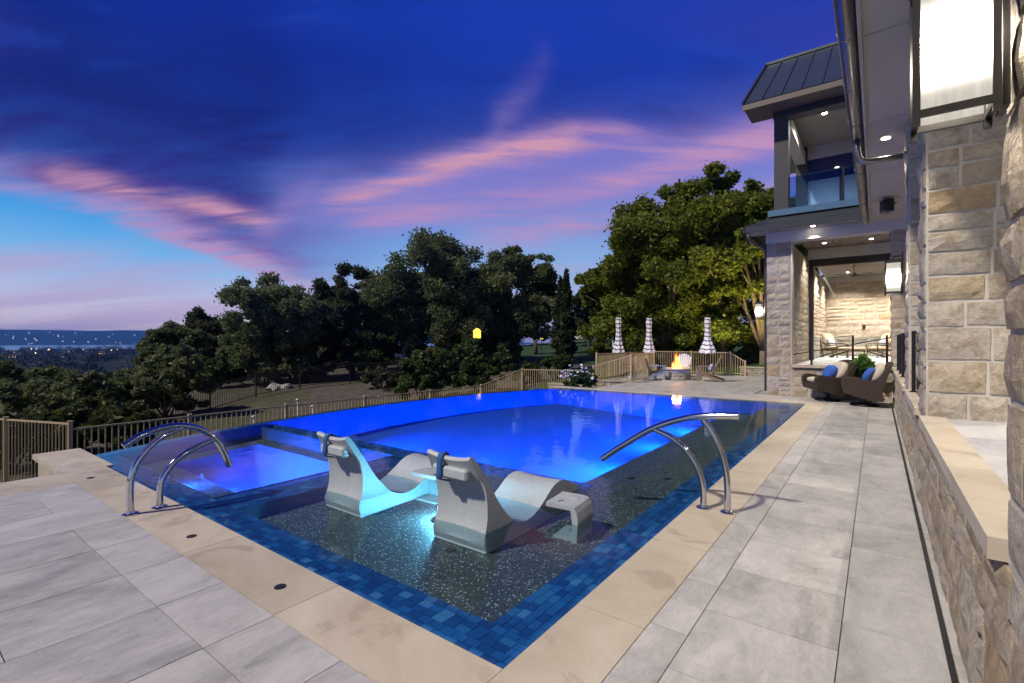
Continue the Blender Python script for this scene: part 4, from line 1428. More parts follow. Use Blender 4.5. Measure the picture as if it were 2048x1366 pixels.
def side_table(x, y, label, rz=0):
    t = thing('side_table', (x, y, ZL), label, 'side table', 'low resin tables by the loungers', rz)
    zt_ = -ZL + .14
    w, l = .27, .34
    pr = [(-w / 2, zt_ - .035), (-w / 2, zt_), (w / 2 - .06, zt_), (w / 2 - .015, zt_ - .012), (w / 2 + .01, zt_ - .05), (w / 2 + .02, zt_ - .12), (w / 2 + .01, 0), (w / 2 - .035, 0),
          (w / 2 - .03, zt_ - .12), (w / 2 - .045, zt_ - .035)]
    b = B().extr(pr, 'y', -l / 2, l / 2)
    b.build('table_body', M['lounger'], t, False, False)
    B().box(-w / 2 + .05, w / 2 - .036, -l / 2 + .03, l / 2 - .03, 0, .016).build('foot_plate', M['lounger'], t, False, False)
    B().lathe([(.045, 0), (.045, .004), (.03, .003)], (.03, .06, zt_ - .001), 16).build('cup_rest', M['lounger'], t, True, False)
    B().bar((-.05, -.10, zt_), (-.03, -.05, zt_), .016, .004).build('slot', M['black_rubber'], t, False, False)
side_table(-2.13, 3.66, 'small resin side table beside the nearer lounger', R(6))
side_table(-3.74, 3.58, 'small resin side table between the two loungers', R(92))

def handrail(label, arch, posts, bases):
    p0 = Vector(bases[0])
    t = thing('pool_handrail', (p0.x, p0.y, 0), label, 'handrail', 'polished steel handrails of the pool')
    B().tube(catmull(arch, 8), .030, 16).build('arch', M['steel'], t, True, auto=40)
    for pp in posts:
        B().tube(catmull(pp, 8), .028, 16).build('post', M['steel'], t, True, auto=40)
    for q in bases:
        B().lathe([(.062, 0.002), (.062, .010), (.055, .016), (.036, .018), (.034, .03)], (q[0], q[1], 0), 28).build('base_flange', M['steel'], t, True, auto=40)
Y2 = 4.54
handrail('curved steel handrail on the house side of the pool',
         [(-2.25, Y2, .30), (-2.0, Y2, .485), (-1.747, Y2, .652), (-1.5, Y2, .765), (-1.28, Y2, .822), (-1.1, Y2, .845), (-.955, Y2, .855)],
         [[(-1.045, Y2, .01), (-1.046, Y2, .20), (-1.062, Y2, .38), (-1.10, Y2, .53), (-1.165, Y2, .68), (-1.25, Y2, .80)],
          [(-1.25, Y2, .01), (-1.252, Y2, .14), (-1.285, Y2, .31), (-1.39, Y2, .49), (-1.53, Y2, .60), (-1.70, Y2, .665)]],
         [(-1.045, Y2, 0), (-1.25, Y2, 0)])
X1 = -5.18
handrail('arched steel handrail beside the spa',
         [(X1, 1.345, .60), (X1, 1.47, .672), (X1, 1.64, .718), (X1, 1.80, .712), (X1, 1.95, .655), (X1, 2.07, .545), (X1, 2.145, .41), (X1, 2.20, .255)],
         [[(X1, 1.395, .01), (X1, 1.392, .18), (X1, 1.405, .33), (X1, 1.47, .48), (X1, 1.60, .62), (X1, 1.79, .705)],
          [(X1, 1.61, .01), (X1, 1.612, .13), (X1, 1.635, .26), (X1, 1.73, .395), (X1, 1.88, .485), (X1, 2.06, .545)]],
         [(X1, 1.395, 0), (X1, 1.61, 0)])

# ------------------------------------------------------------------ wicker swivel chairs by the porch
def wicker_chair(x, y, rz, label):
    t = thing('swivel_chair', (x, y, 0), label, 'chair', 'brown wicker swivel chairs under the porch wall', rz)
    # chair faces local -X
    body = B()
    prof = [(-.38, .30), (-.41, .42), (-.40, .48), (.30, .48), (.30, .22), (.12, .17)]
    body.extr(prof, 'y', -.27, .27)
    body.build('seat_body', M['wicker'], t, False, False)
    arm = catmull([(-.40, 0, .36), (-.43, 0, .52), (-.39, 0, .63), (-.30, 0, .665), (-.10, 0, .635), (.12, 0, .61), (.26, 0, .68), (.38, 0, .86), (.45, 0, .96)], 4)
    low = [(.50, .93), (.44, .75), (.36, .50), (.33, .30), (.38, .20), (.28, .15), (.10, .17), (-.20, .25), (-.38, .31)]
    poly = [(p.x, p.z) for p in arm] + low
    for s in (-1, 1):
        B().extr(poly, 'y', s * .36 - .065, s * .36 + .065).build('side_panel', M['wicker'], t, False, False)
    bk = B()
    vs = []; NCx = 9
    for i in range(7):
        f = i / 6
        for j in range(NCx):
            s_ = -1 + 2 * j / (NCx - 1)
            z = .42 + f * (.56 + .05 * (1 - s_ * s_))
            xx = .26 + .23 * f ** 1.3 + .05 * (1 - s_ * s_)
            vs.append((xx, s_ * .40, z))
    bk.add(vs, [(i * NCx + j, i * NCx + j + 1, (i + 1) * NCx + j + 1, (i + 1) * NCx + j) for i in range(6) for j in range(NCx - 1)])
    bo = bk.build('backrest', M['wicker'], t, True, False)
    md = bo.modifiers.new('t', 'SOLIDIFY'); md.thickness = .06; md.offset = 0
    B().soft((-.06, 0, .525), (.68, .57, .15)).build('seat_cushion', M['cush_beige'], t, True, False)
    B().soft((.27, 0, .77), (.16, .60, .46), (0, R(22), 0)).build('back_cushion', M['cush_beige'], t, True, False)
    bs = B()
    bs.tube([(.27 * math.cos(a) + .02, .27 * math.sin(a), .022) for a in [2 * math.pi * i / 24 for i in range(25)]], .02, 8, False)
    for a in (.6, 2.2, 3.8, 5.3):
        bs.bar((.02, 0, .07), (.02 + .27 * math.cos(a), .27 * math.sin(a), .025), .035)
    bs.lathe([(.05, .04), (.05, .17), (.11, .19), (.11, .21)], (.02, 0, 0), 14)
    bs.build('swivel_base', M['black'], t, False, False)
    return t
wicker_chair(-1.02, 14.68, R(28), 'brown wicker swivel chair under the porch sill, the left one of the pair')
wicker_chair(-.26, 14.05, R(4), 'brown wicker swivel chair seen from the side, nearer the terrace wall')
def pillow(x, y, z, size, rot, m, label, group=None):
    b = B().soft((0, 0, 0), size, (0, 0, 0), 10, .42)
    o = b.build('throw_pillow', m, None, True)
    o.location = (x, y, z); o.rotation_euler = rot
    tag(o, label, 'pillow', group)
pillow(-.96, 14.72, .735, (.16, .44, .36), (0, R(28), R(28)), M['cush_blue'], 'blue pillow on the left wicker chair')
pillow(-.16, 14.12, .735, (.15, .42, .34), (0, R(30), R(8)), M['cush_blue'], 'blue pillow on the wicker chair nearer the terrace wall')
pillow(-.06, 13.98, .735, (.12, .36, .30), (0, R(30), R(-4)), M['cush_navy'], 'dark navy pillow behind the blue one on the nearer wicker chair')

# ------------------------------------------------------------------ foliage
def leaves(name, centers, radii, m, parent, n, size, seed, aspect=1.7, world=True, droop=0.0, up=0.0):
    """centers (k,3), radii (k,3): leaf-sized bent faces spread through clumps"""
    rgn = np.random.default_rng(seed)
    centers = np.asarray(centers, float); radii = np.asarray(radii, float)
    vol = radii.prod(1) ** .67
    idx = rgn.choice(len(centers), n, p=vol / vol.sum())
    d = rgn.normal(size=(n, 3)); d /= np.linalg.norm(d, axis=1, keepdims=True)
    rad = rgn.random(n) ** .45
    pos = centers[idx] + d * radii[idx] * rad[:, None] * (.85 + .35 * rgn.random((n, 1)) ** 2 + .5 * rgn.random((n, 1)) ** 12)
    a = rgn.normal(size=(n, 3)); a[:, 2] = a[:, 2] * .6 - droop + up
    a /= np.linalg.norm(a, axis=1, keepdims=True)
    b = np.cross(a, rgn.normal(size=(n, 3))); b /= np.linalg.norm(b, axis=1, keepdims=True)
    s = size * rgn.uniform(.55, 1.35, (n, 1))
    la = a * s * aspect * .5; lb = b * s * .5
    c = np.cross(a, b) * s * .12
    v = np.stack([pos - la, pos + lb + c, pos + la, pos - lb + c], 1).reshape(-1, 3)
    if parent is not None and world:
        v = v - np.array(wl(parent))[None]
    me = bpy.data.meshes.new(name)
    me.vertices.add(n * 4); me.vertices.foreach_set('co', v.astype(np.float32).ravel())
    me.loops.add(n * 4); me.loops.foreach_set('vertex_index', np.arange(n * 4, dtype=np.int32))
    me.polygons.add(n); me.polygons.foreach_set('loop_start', np.arange(0, n * 4, 4, dtype=np.int32))
    me.polygons.foreach_set('loop_total', np.full(n, 4, dtype=np.int32))
    me.materials.append(m)
    at = me.attributes.new('tone', 'FLOAT', 'FACE')
    ct = rgn.random(len(centers))
    at.data.foreach_set('value', np.clip(.55 * ct[idx] + .45 * rgn.random(n), 0, 1).astype(np.float32))
    me.update(); me.validate()
    o = bpy.data.objects.new(name, me); C.objects.link(o)
    if parent is not None:
        o.parent = parent
    return o

def clumps(blobs, nper, rg, r0, r1, shell=.55):
    """blobs: (center, radii) -> clump centres towards the outside of the blobs"""
    cs = []; rs = []
    for c, r in blobs:
        c = np.array(c); r = np.array(r)
        for i in range(nper):
            d = rg.normal(size=3); d /= np.linalg.norm(d)
            if d[2] < -.75:
                d[2] *= -.4
            q = shell + (1 - shell) * rg.random()
            cs.append(c + d * r * q)
            s = rg.uniform(r0, r1)
            rs.append((s, s, s * .8))
    return cs, rs

def tree(u, d, v_top, width_px, label, m, kind='oak_tree', nleaf=9000, lsize=.22, seed=1, crown_bot=None, trunk_r=.18, bark='bark', cat='tree', group=None, lobes=6, low=.35, leanlobe=.32, base_z=None, aspect=1.7):
    p = W(u, 683, d)
    zb = z1(p.x, p.y) if base_z is None else base_z
    ztop = H + (683 - v_top) / F * d
    ht = ztop - zb
    wd_ = width_px / F * d
    t = thing(kind, (p.x, p.y, zb - .05), label, cat, group)
    rg = np.random.default_rng(seed)
    zc = zb + ht * low
    nleaf = int(nleaf * 3.9); lsize = lsize * .60
    blobs = []
    for i in range(lobes):
        a = 2 * math.pi * (i + rg.random() * .6) / lobes
        rr_ = wd_ * leanlobe * rg.uniform(.7, 1.1)
        hh = (ztop - zc) * rg.uniform(.08, .72)
        s = wd_ * rg.uniform(.20, .28)
        blobs.append(((p.x + rr_ * math.cos(a), p.y + rr_ * math.sin(a), zc + hh), (s, s, min(s * .85, (ztop - zc) * .3))))
    blobs.append(((p.x, p.y, ztop - (ztop - zc) * .28), (wd_ * .24, wd_ * .24, (ztop - zc) * .27)))
    blobs.append(((p.x + wd_ * .12 * rg.normal(), p.y, zc + (ztop - zc) * .45), (wd_ * .34, wd_ * .34, (ztop - zc) * .36)))
    blobs.append(((p.x + wd_ * .1 * rg.normal(), p.y, zc + (ztop - zc) * .22), (wd_ * .36, wd_ * .36, (ztop - zc) * .26)))
    cs, rs = clumps(blobs, 20, rg, wd_ * .04, wd_ * .095, .45)
    leaves('crown', cs, rs, m, t, nleaf, lsize, seed, aspect)
    tb = B()
    fork = zb + ht * min(low * .9, .4)
    tb.tube([(p.x, p.y, zb - .3), (p.x + .05 * ht * rg.normal() * .3, p.y, zb + (fork - zb) * .5), (p.x, p.y, fork)], [trunk_r * 1.3, trunk_r, trunk_r * .85], 10)
    for c, r in blobs[:-1]:
        mid = (Vector((p.x, p.y, fork)) * .5 + Vector(c) * .5) + Vector((0, 0, .04 * ht))
        tb.tube([(p.x, p.y, fork - .15), mid, c], [trunk_r * .55, trunk_r * .34, trunk_r * .12], 7)
        for q in range(3):
            e = Vector(c) + Vector((rg.uniform(-1, 1) * r[0] * .6, rg.uniform(-1, 1) * r[1] * .6, rg.uniform(-.2, .6) * r[2]))
            tb.tube([mid, (mid + e) / 2 + Vector((0, 0, .1)), e], [trunk_r * .22, trunk_r * .15, trunk_r * .05], 5)
    tb.build('trunk', M[bark], t, True)
    return t

def shrub(u, v_base, d, w, h, label, m, name='shrub', nleaf=5000, lsize=.10, seed=1, cat='shrub', group=None, base_z=None, droop=0.0, up=0.0, aspect=1.7, lobes=7):
    p = W(u, 683, d)
    zb = z1(p.x, p.y) if base_z is None else base_z
    t = thing(name, (p.x, p.y, zb), label, cat, group)
    rg = np.random.default_rng(seed)
    blobs = []
    for i in range(lobes):
        a = 2 * math.pi * rg.random(); q = w * .33 * math.sqrt(rg.random())
        s = w * rg.uniform(.16, .24); hz = h * rg.uniform(.28, .72)
        blobs.append(((p.x + q * math.cos(a), p.y + q * math.sin(a), zb + hz), (s, s, min(s, h * .3))))
    blobs.append(((p.x, p.y, zb + h * .45), (w * .32, w * .32, h * .42)))
    cs, rs = clumps(blobs, 13, rg, w * .035, w * .08)
    leaves('foliage', cs, rs, m, t, nleaf, lsize, seed, aspect, True, droop, up)
    tb = B()
    for i in range(6):
        c = blobs[i % len(blobs)][0]
        tb.tube([(p.x + .1 * rg.normal(), p.y + .1 * rg.normal(), zb - .2), (p.x * .5 + c[0] * .5, p.y * .5 + c[1] * .5, zb + h * .25), c], [.05, .035, .012], 6)
    tb.build('stem', M['bark'], t, True)
    return t

GT = 'trees standing round the grounds'
tree(1448, 27.5, 318, 250, 'tall broadleaf tree top rising beside the balcony', M['leaf_green'], 'broadleaf_tree', 22950, .24, 21, trunk_r=.26, bark='bark_pale', group=GT, lobes=7, low=0.2, base_z=-.2, aspect=1.3)
tree(1335, 29, 366, 330, 'huge green broadleaf tree behind the striped umbrellas', M['leaf_green'], 'broadleaf_tree', 35100, .24, 22, trunk_r=.30, bark='bark_pale', group=GT, lobes=9, low=0.12, base_z=-.2, aspect=1.3)
tree(1266, 30, 430, 205, 'green broadleaf tree just right of the narrow cypresses', M['leaf_green'], 'broadleaf_tree', 24300, .24, 23, trunk_r=.24, bark='bark_pale', group=GT, lobes=8, low=0.12, base_z=-.2, aspect=1.3)
tree(1528, 25.5, 322, 235, 'broadleaf tree lit by the lantern at the porch corner', M['leaf_green'], 'broadleaf_tree', 24300, .22, 24, trunk_r=.24, bark='bark_pale', group=GT, lobes=8, low=0.12, base_z=-.2, aspect=1.3)
tree(890, 40, 462, 300, 'largest live oak with spreading crown in the middle of the treeline', M['leaf_oak'], 'live_oak', 26000, .24, 31, trunk_r=.3, group=GT, lobes=9, low=0.12)
tree(1020, 42, 470, 200, 'live oak with a ragged top left of the cypresses', M['leaf_oak'], 'live_oak', 17000, .24, 32, trunk_r=.24, group=GT, lobes=7, low=0.14)
tree(1070, 50, 512, 95, 'smaller oak close beside the narrow cypresses', M['leaf_dark'], 'live_oak', 8000, .28, 33, trunk_r=.2, group=GT, lobes=6, low=0.16)
tree(705, 38, 526, 185, 'dark oak with upright spiky top', M['leaf_dark'], 'live_oak', 17000, .24, 34, trunk_r=.24, group=GT, lobes=6, low=0.08)
tree(548, 34, 552, 235, 'rounded grey-green oak left of the dark one', M['leaf_oak'], 'live_oak', 22000, .20, 35, trunk_r=.24, group=GT, lobes=8, low=0.04)
tree(395, 46, 612, 150, 'dark oak on the far left of the treeline, against the sky', M['leaf_dark'], 'live_oak', 12000, .26, 36, trunk_r=.22, group=GT, lobes=6, low=0.08)
tree(335, 36, 636, 150, 'low pale oak at the edge of the valley view', M['leaf_oak'], 'live_oak', 13000, .20, 37, trunk_r=.18, group=GT, lobes=6, low=0.04)
tree(785, 46, 536, 165, 'oak filling the gap behind the dark oak', M['leaf_oak'], 'live_oak', 9000, .28, 38, trunk_r=.2, group=GT, lobes=6, low=0.1)
tree(1180, 62, 560, 110, 'distant rounded oak on the lawn behind the cypresses', M['leaf_dark'], 'live_oak', 6000, .34, 39, trunk_r=.2, group=GT, lobes=6, low=0.1)
tree(640, 52, 575, 130, 'distant dark oak behind the rounded one', M['leaf_dark'], 'live_oak', 7000, .3, 40, trunk_r=.2, group=GT, lobes=6, low=0.08)
tree(470, 56, 620, 120, 'distant low oak seen between the left-hand trees', M['leaf_dark'], 'live_oak', 7000, .3, 41, trunk_r=.2, group=GT, lobes=6, low=0.06)
# cypresses
for i, (u, vt, dd, lab) in enumerate([(1121, 552, 35, 'narrow dark cypress, the left of two'), (1133, 540, 34, 'narrow dark cypress, the taller right one of two')]):
    p = W(u, 683, dd); zb = z1(p.x, p.y); ztop = H + (683 - vt) / F * dd
    t = thing('cypress', (p.x, p.y, zb), lab, 'tree', GT)
    cs = []; rs = []
    rg = np.random.default_rng(90 + i)
    for j in range(46):
        f = j / 45
        w = .52 * (1 - f) ** .6 * min(1, .45 + f * 3) + .05
        cs.append((p.x + rg.normal() * w * .3, p.y + rg.normal() * w * .3, zb + .5 + f * (ztop - zb - .6))); rs.append((w, w, .32))
    leaves('crown', cs, rs, M['leaf_cypress'], t, 5200, .16, 95 + i, 2.2, True, 0, 1.0)
    B().tube([(p.x, p.y, zb - .2), (p.x, p.y, zb + (ztop - zb) * .7)], [.12, .03], 8).build('trunk', M['bark'], t, True)
# shrubs
GS = 'shrubs on the slope'
shrub(845, 780, 25, 3.6, 2.9, 'big rounded green shrub, left half of the hedge beyond the pool fence', M['leaf_shrub'], nleaf=12000, lsize=.12, seed=51, group=GS)
shrub(960, 775, 25.5, 4.2, 3.6, 'big rounded green shrub, right half of the hedge beyond the pool fence', M['leaf_shrub'], nleaf=14000, lsize=.12, seed=52, group=GS)
shrub(1110, 735, 28, 2.2, 1.6, 'low shrub beside the rose bed', M['leaf_shrub'], nleaf=4500, lsize=.11, seed=53, group=GS)
shrub(1055, 745, 29, 2.0, 1.4, 'low shrub under the small tree on the lawn edge', M['leaf_shrub'], nleaf=4000, lsize=.11, seed=54, group=GS)
shrub(330, 840, 22, 5.2, 3.5, 'wide dark brush below the valley oaks', M['leaf_oak'], nleaf=17000, lsize=.11, seed=55, group=GS, aspect=2.4)
shrub(205, 850, 20, 3.8, 2.5, 'dark brush in front of the valley lights', M['leaf_oak'], nleaf=10000, lsize=.10, seed=56, group=GS, aspect=2.4)
shrub(60, 850, 21, 6.0, 2.9, 'broad brush at the left edge beyond the fence', M['leaf_oak'], nleaf=16000, lsize=.11, seed=57, group=GS, aspect=2.4)
shrub(130, 885, 15.5, 3.4, 2.35, 'feathery light green cedar behind the corner fence post', M['leaf_cedar'], 'cedar_shrub', 13000, .085, 58, group=GS, aspect=3.2, droop=.25)
shrub(235, 885, 15.0, 2.6, 1.7, 'feathery cedar spreading right of the corner fence post', M['leaf_cedar'], 'cedar_shrub', 9000, .08, 59, group=GS, aspect=3.2, droop=.2)
shrub(20, 900, 14.0, 2.6, 1.9, 'low cedar right behind the leftmost fence panel', M['leaf_cedar'], 'cedar_shrub', 8000, .08, 60, group=GS, aspect=3.2, droop=.2)
shrub(760, 770, 29, 2.8, 1.2, 'dull low brush beside the iron fence', M['leaf_dark'], nleaf=4500, lsize=.11, seed=61, group=GS)
shrub(620, 775, 33, 4.0, 2.2, 'dark undergrowth at the foot of the oaks', M['leaf_dark'], nleaf=8000, lsize=.14, seed=62, group=GS)
shrub(530, 770, 32, 3.0, 2.6, 'grey-green undergrowth below the rounded oak', M['leaf_oak'], nleaf=8000, lsize=.14, seed=63, group=GS)
for i, (u, d, w, h, lab) in enumerate([(740, 35, 4.2, 2.6, 'dark undergrowth between the two middle oaks'), (585, 37, 4.6, 2.8, 'grey-green undergrowth right of the boulder heap'),
                                       (440, 33, 4.0, 2.4, 'brush at the foot of the leftmost dark oak'), (880, 37, 5.0, 3.0, 'undergrowth below the largest live oak'),
                                       (1015, 38, 4.2, 2.6, 'undergrowth below the ragged live oak'), (665, 44, 5.0, 3.4, 'dim thicket far behind the iron fence')]):
    shrub(u, 770, d, w, h, lab, M['leaf_oak'] if i % 2 else M['leaf_shrub'], nleaf=9000, lsize=.13, seed=120 + i, group=GS)
shrub(1290, 720, 30, 3.0, 2.8, 'dark undergrowth behind the left-hand umbrellas', M['leaf_green'], nleaf=7000, lsize=.16, seed=64, group=GS, base_z=-.2)
shrub(1390, 720, 28.5, 3.6, 3.0, 'dark undergrowth behind the fire pit', M['leaf_green'], nleaf=8000, lsize=.16, seed=65, group=GS, base_z=-.2)
shrub(1490, 720, 27, 3.2, 3.4, 'undergrowth glowing beside the porch corner', M['leaf_green'], nleaf=8000, lsize=.16, seed=66, group=GS, base_z=-.2)
shrub(1205, 700, 34, 2.4, 2.4, 'undergrowth under the broadleaf tree by the lawn', M['leaf_green'], nleaf=4500, lsize=.16, seed=67, group=GS, base_z=-.2)
# rose bush
p = W(1155, 683, 17.4)
t = thing('rose_bush', (p.x, p.y, -1.2), 'rose bush with white blooms behind the pool fence', 'rose bush')
rg = np.random.default_rng(77)
cs, rs = clumps([((p.x, p.y, .02), (.75, .6, .35)), ((p.x + .25, p.y + .1, .22), (.45, .4, .3)), ((p.x - .2, p.y, -.35), (.7, .5, .35))], 18, rg, .07, .16)
leaves('foliage', cs, rs, M['leaf_shrub'], t, 4200, .075, 78, 1.5)
tb = B()
for i in range(8):
    a = rg.random() * 6.28
    tb.tube([(p.x + .1 * math.cos(a), p.y + .1 * math.sin(a), -1.3), (p.x + .35 * math.cos(a), p.y + .35 * math.sin(a), -.3), (p.x + .55 * math.cos(a), p.y + .5 * math.sin(a), .3)], [.02, .014, .006], 5)
tb.build('stem', M['bark'], t, True)
fb = B()
fb.lathe([(.008, -.02), (.04, 0), (.055, .02), (.045, .035), (.02, .03)], (0, 0, 0), 8)
fo = fb.build('bloom', M['petal']); FM = fo.data; bpy.data.objects.remove(fo)
rgp = random.Random(8)
for i in range(34):
    a = rgp.uniform(0, 6.28); q = rgp.uniform(.3, 1.0)
    inst('bloom', FM, t, (p.x + .1 + .75 * q * math.cos(a), p.y + .55 * q * math.sin(a) - .1, .18 + .42 * (1 - q * q) + rgp.uniform(-.25, .12)), (1, 1, 1), (rgp.uniform(-.6, .6), rgp.uniform(-.6, .6), 0))

# potted plant between the wicker chairs
t = thing('potted_plant', (-.24, 14.90, 0), 'leafy green potted plant behind the wicker chairs', 'plant')
B().lathe([(.13, 0), (.17, .2), (.19, .46), (.20, .5), (.17, .5), (.15, .44)], (-.24, 14.90, 0), 20).build('pot', M['pot'], t, True, auto=40)
rg = np.random.default_rng(5)
cs = [(-.24 + .20 * rg.normal(), 14.86 + .12 * rg.normal(), .90 + .11 * rg.normal()) for i in range(30)]
leaves('leaves', cs, [(.1, .1, .1)] * 30, M['leaf_plant'], t, 700, .09, 6, 1.9, True, 0, .5)
tb = B()
for c in cs[:12]:
    tb.tube([(-.24, 14.90, .46), c], [.008, .004], 5)
tb.build('stem', M['leaf_shrub'], t)

# ------------------------------------------------------------------ fences
pk_ = B().box(-.5, .5, -.5, .5, 0, 1).build('picket', M['fence']); PKM = pk_.data; bpy.data.objects.remove(pk_)
def fence(label, pts, step=.105, first=True, last=True, group='tan steel pool fence runs', pm=None, post_w=.062, mat_='fence', clear=.09):
    """pts: (x, y, z_bottom, z_top) post by post"""
    pm = pm or PKM
    x, y, zb, zt_ = pts[0]
    t = thing('pool_fence', (x, y, zb), label, 'fence', group)
    for i, (x, y, zb, zt_) in enumerate(pts):
        if (i == 0 and not first) or (i == len(pts) - 1 and not last):
            continue
        b = B().box(x - post_w / 2, x + post_w / 2, y - post_w / 2, y + post_w / 2, zb - .05, zt_ + .035)
        b.box(x - post_w / 2 - .008, x + post_w / 2 + .008, y - post_w / 2 - .008, y + post_w / 2 + .008, zt_ + .036, zt_ + .056)
        b.build('post', M[mat_], t)
    for (xa, ya, za, ta), (xb, yb, zb, tb_) in zip(pts[:-1], pts[1:]):
        B().bar((xa, ya, ta), (xb, yb, tb_), .034, .03).build('rail', M[mat_], t)
        B().bar((xa, ya, za + clear), (xb, yb, zb + clear), .034, .03).build('rail', M[mat_], t)
        L = math.hypot(xb - xa, yb - ya); n = max(1, int(round(L / step)))
        for i in range(1, n):
            f = i / n
            zz0 = za + (zb - za) * f + clear; zz1 = ta + (tb_ - ta) * f - .012
            inst('picket', pm, t, (xa + (xb - xa) * f, ya + (yb - ya) * f, zz0), (.018, .018, zz1 - zz0))
    return t
fx_ = -11.9
ys = [2.3, 4.25, 6.4, 8.75, 11.35, 13.95, 16.6]
tops = [-.12, -.12, -.12, -.13, -.15, -.16, .33]
fence('tan picket fence running left from the corner post by the limestone spur', [(fx_, 2.3, -1.4, -.02), (-13.75, 1.7, -1.4, -.04), (-15.8, 1.05, -1.45, -.06)])
fence('tan picket fence stepping along beyond the infinity edge', [(fx_, y, z - 1.2 if z < 0 else -.85, z) for y, z in zip(ys, tops)], first=False)
fence('tan picket fence in front of the rose bush', [(-11.9, 16.6, -.85, .33), (-9.62, 16.62, -.75, .37), (-8.68, 16.64, -.7, .44)], first=False, last=False)
fence('tan stair-side fence climbing to the fire-pit terrace', [(-8.62, 16.66, -.05, .55), (-7.12, 16.66, .0, 1.0), (-7.12, 18.3, .0, 1.02)])
fence('tan fence along the back of the fire-pit terrace', [(-8.66, 17.0, .0, 1.02), (-8.66, 20.1, 0, 1.02), (-8.66, 23.1, 0, 1.02), (-6.9, 23.1, 0, 1.02), (-5.2, 23.1, 0, 1.0), (-4.6, 23.1, 0, .62)])
# iron fence on the slope (pickets too thin to pick apart)
t = thing('iron_fence', (-27, 4, -2.5), 'thin black iron fence across the slope below the oaks', 'fence')
pa = [G(330, 855, -2.35), G(420, 838, -2.3), G(512, 815, -2.2), G(600, 797, -2.0), G(700, 786, -1.85), G(790, 778, -1.6)]
pk2 = B()
for a, b in zip(pa[:-1], pa[1:]):
    za, zb = z1(a.x, a.y), z1(b.x, b.y)
    B().box(a.x - .03, a.x + .03, a.y - .03, a.y + .03, za - .1, za + 1.4).build('post', M['iron'], t)
    for h in (.15, 1.25):
        B().bar((a.x, a.y, za + h), (b.x, b.y, zb + h), .03).build('rail', M['iron'], t)
    L = (Vector((b.x - a.x, b.y - a.y))).length; n = int(L / .12)
    for i in range(1, n):
        f = i / n; z = za + (zb - za) * f
        pk2.bar((a.x + (b.x - a.x) * f, a.y + (b.y - a.y) * f, z + .05), (a.x + (b.x - a.x) * f, a.y + (b.y - a.y) * f, z + 1.35), .016)
o = pk2.build('pickets', M['iron'], t); tag(o, kind='stuff')
# thin fence on the lawn
t = thing('lawn_fence', W(1112, 700, 33), 'low dark two-rail fence across the lawn', 'fence')
for a, b, zz in [((1112, 33), (1160, 33), .42), ((1160, 33), (1215, 33), .72)]:
    pa_, pb_ = W(a[0], 683, a[1]), W(b[0], 683, b[1])
    for dz_ in (0, -.22):
        B().bar((pa_.x, pa_.y, zz + .0 + dz_), (pb_.x, pb_.y, zz + dz_), .035).build('rail', M['iron'], t)
    for q in (pa_, pb_):
        B().bar((q.x, q.y, z1(q.x, q.y) - .1), (q.x, q.y, zz), .05).build('post', M['iron'], t)

# ------------------------------------------------------------------ garden walls
def low_wall(label, x0, x1, y, z0, z1_, seed, name='garden_wall', th=.3):
    t = thing(name, ((x0 + x1) / 2, y, z0), label, 'wall')
    B().box(x0, x1, y, y + th, z0 - .3, z1_ - .06).build('core', M['mortar'], t)
    masonry(t, (x0, y, z0), (0, -1), x1 - x0, z1_ - z0 - .06, seed, .02, STONES_PIT, hmin=.11, hmax=.17, wmin=.2, wmax=.42)
    B().box(x0 - .02, x1 + .02, y - .04, y + th + .02, z1_ - .058, z1_).build('cap', M['coping'], t)
low_wall('low stone retaining wall behind the terrace near the porch', -5.0, -1.6, 24.0, -.1, .36, 81)
low_wall('low rubble wall behind the fence beside the roses', -11.3, -8.95, 17.7, -.85, -.28, 82)

# ------------------------------------------------------------------ fire pit
FX, FY = -6.35, 19.35
t = thing('fire_pit', (FX, FY, 0), 'round stone fire pit on the back terrace', 'fire pit')
Rp = .52
B().lathe([(Rp - .03, .0), (Rp - .03, .40), (Rp - .2, .40), (Rp - .2, .28), (.05, .26)], (FX, FY, 0.001), 28).build('core', M['mortar'], t)
rgp = random.Random(3)
for r_ in range(3):
    n = 16
    for i in range(n):
        a = 2 * math.pi * (i + .5 * (r_ % 2) + rgp.uniform(-.1, .1)) / n
        w = 2 * math.pi * Rp / n
        inst('stone', rgp.choice(STONES_PIT), t, (FX + (Rp - .02) * math.cos(a), FY + (Rp - .02) * math.sin(a), .068 + r_ * .128), (w * rgp.uniform(.82, .97), .9, .118), (0, 0, a + math.pi / 2))
CPS = 14
for i in range(CPS):
    a0 = 2 * math.pi * i / CPS + .006; a1 = 2 * math.pi * (i + 1) / CPS - .006
    pl = [(FX + r * math.cos(a), FY + r * math.sin(a)) for r, a in ((Rp + .05, a0), (Rp + .05, (a0 + a1) / 2), (Rp + .05, a1), (Rp - .19, a1), (Rp - .19, a0))]
    B().prism(pl, .402, .452).build('cap_stone', M['coping'], t)
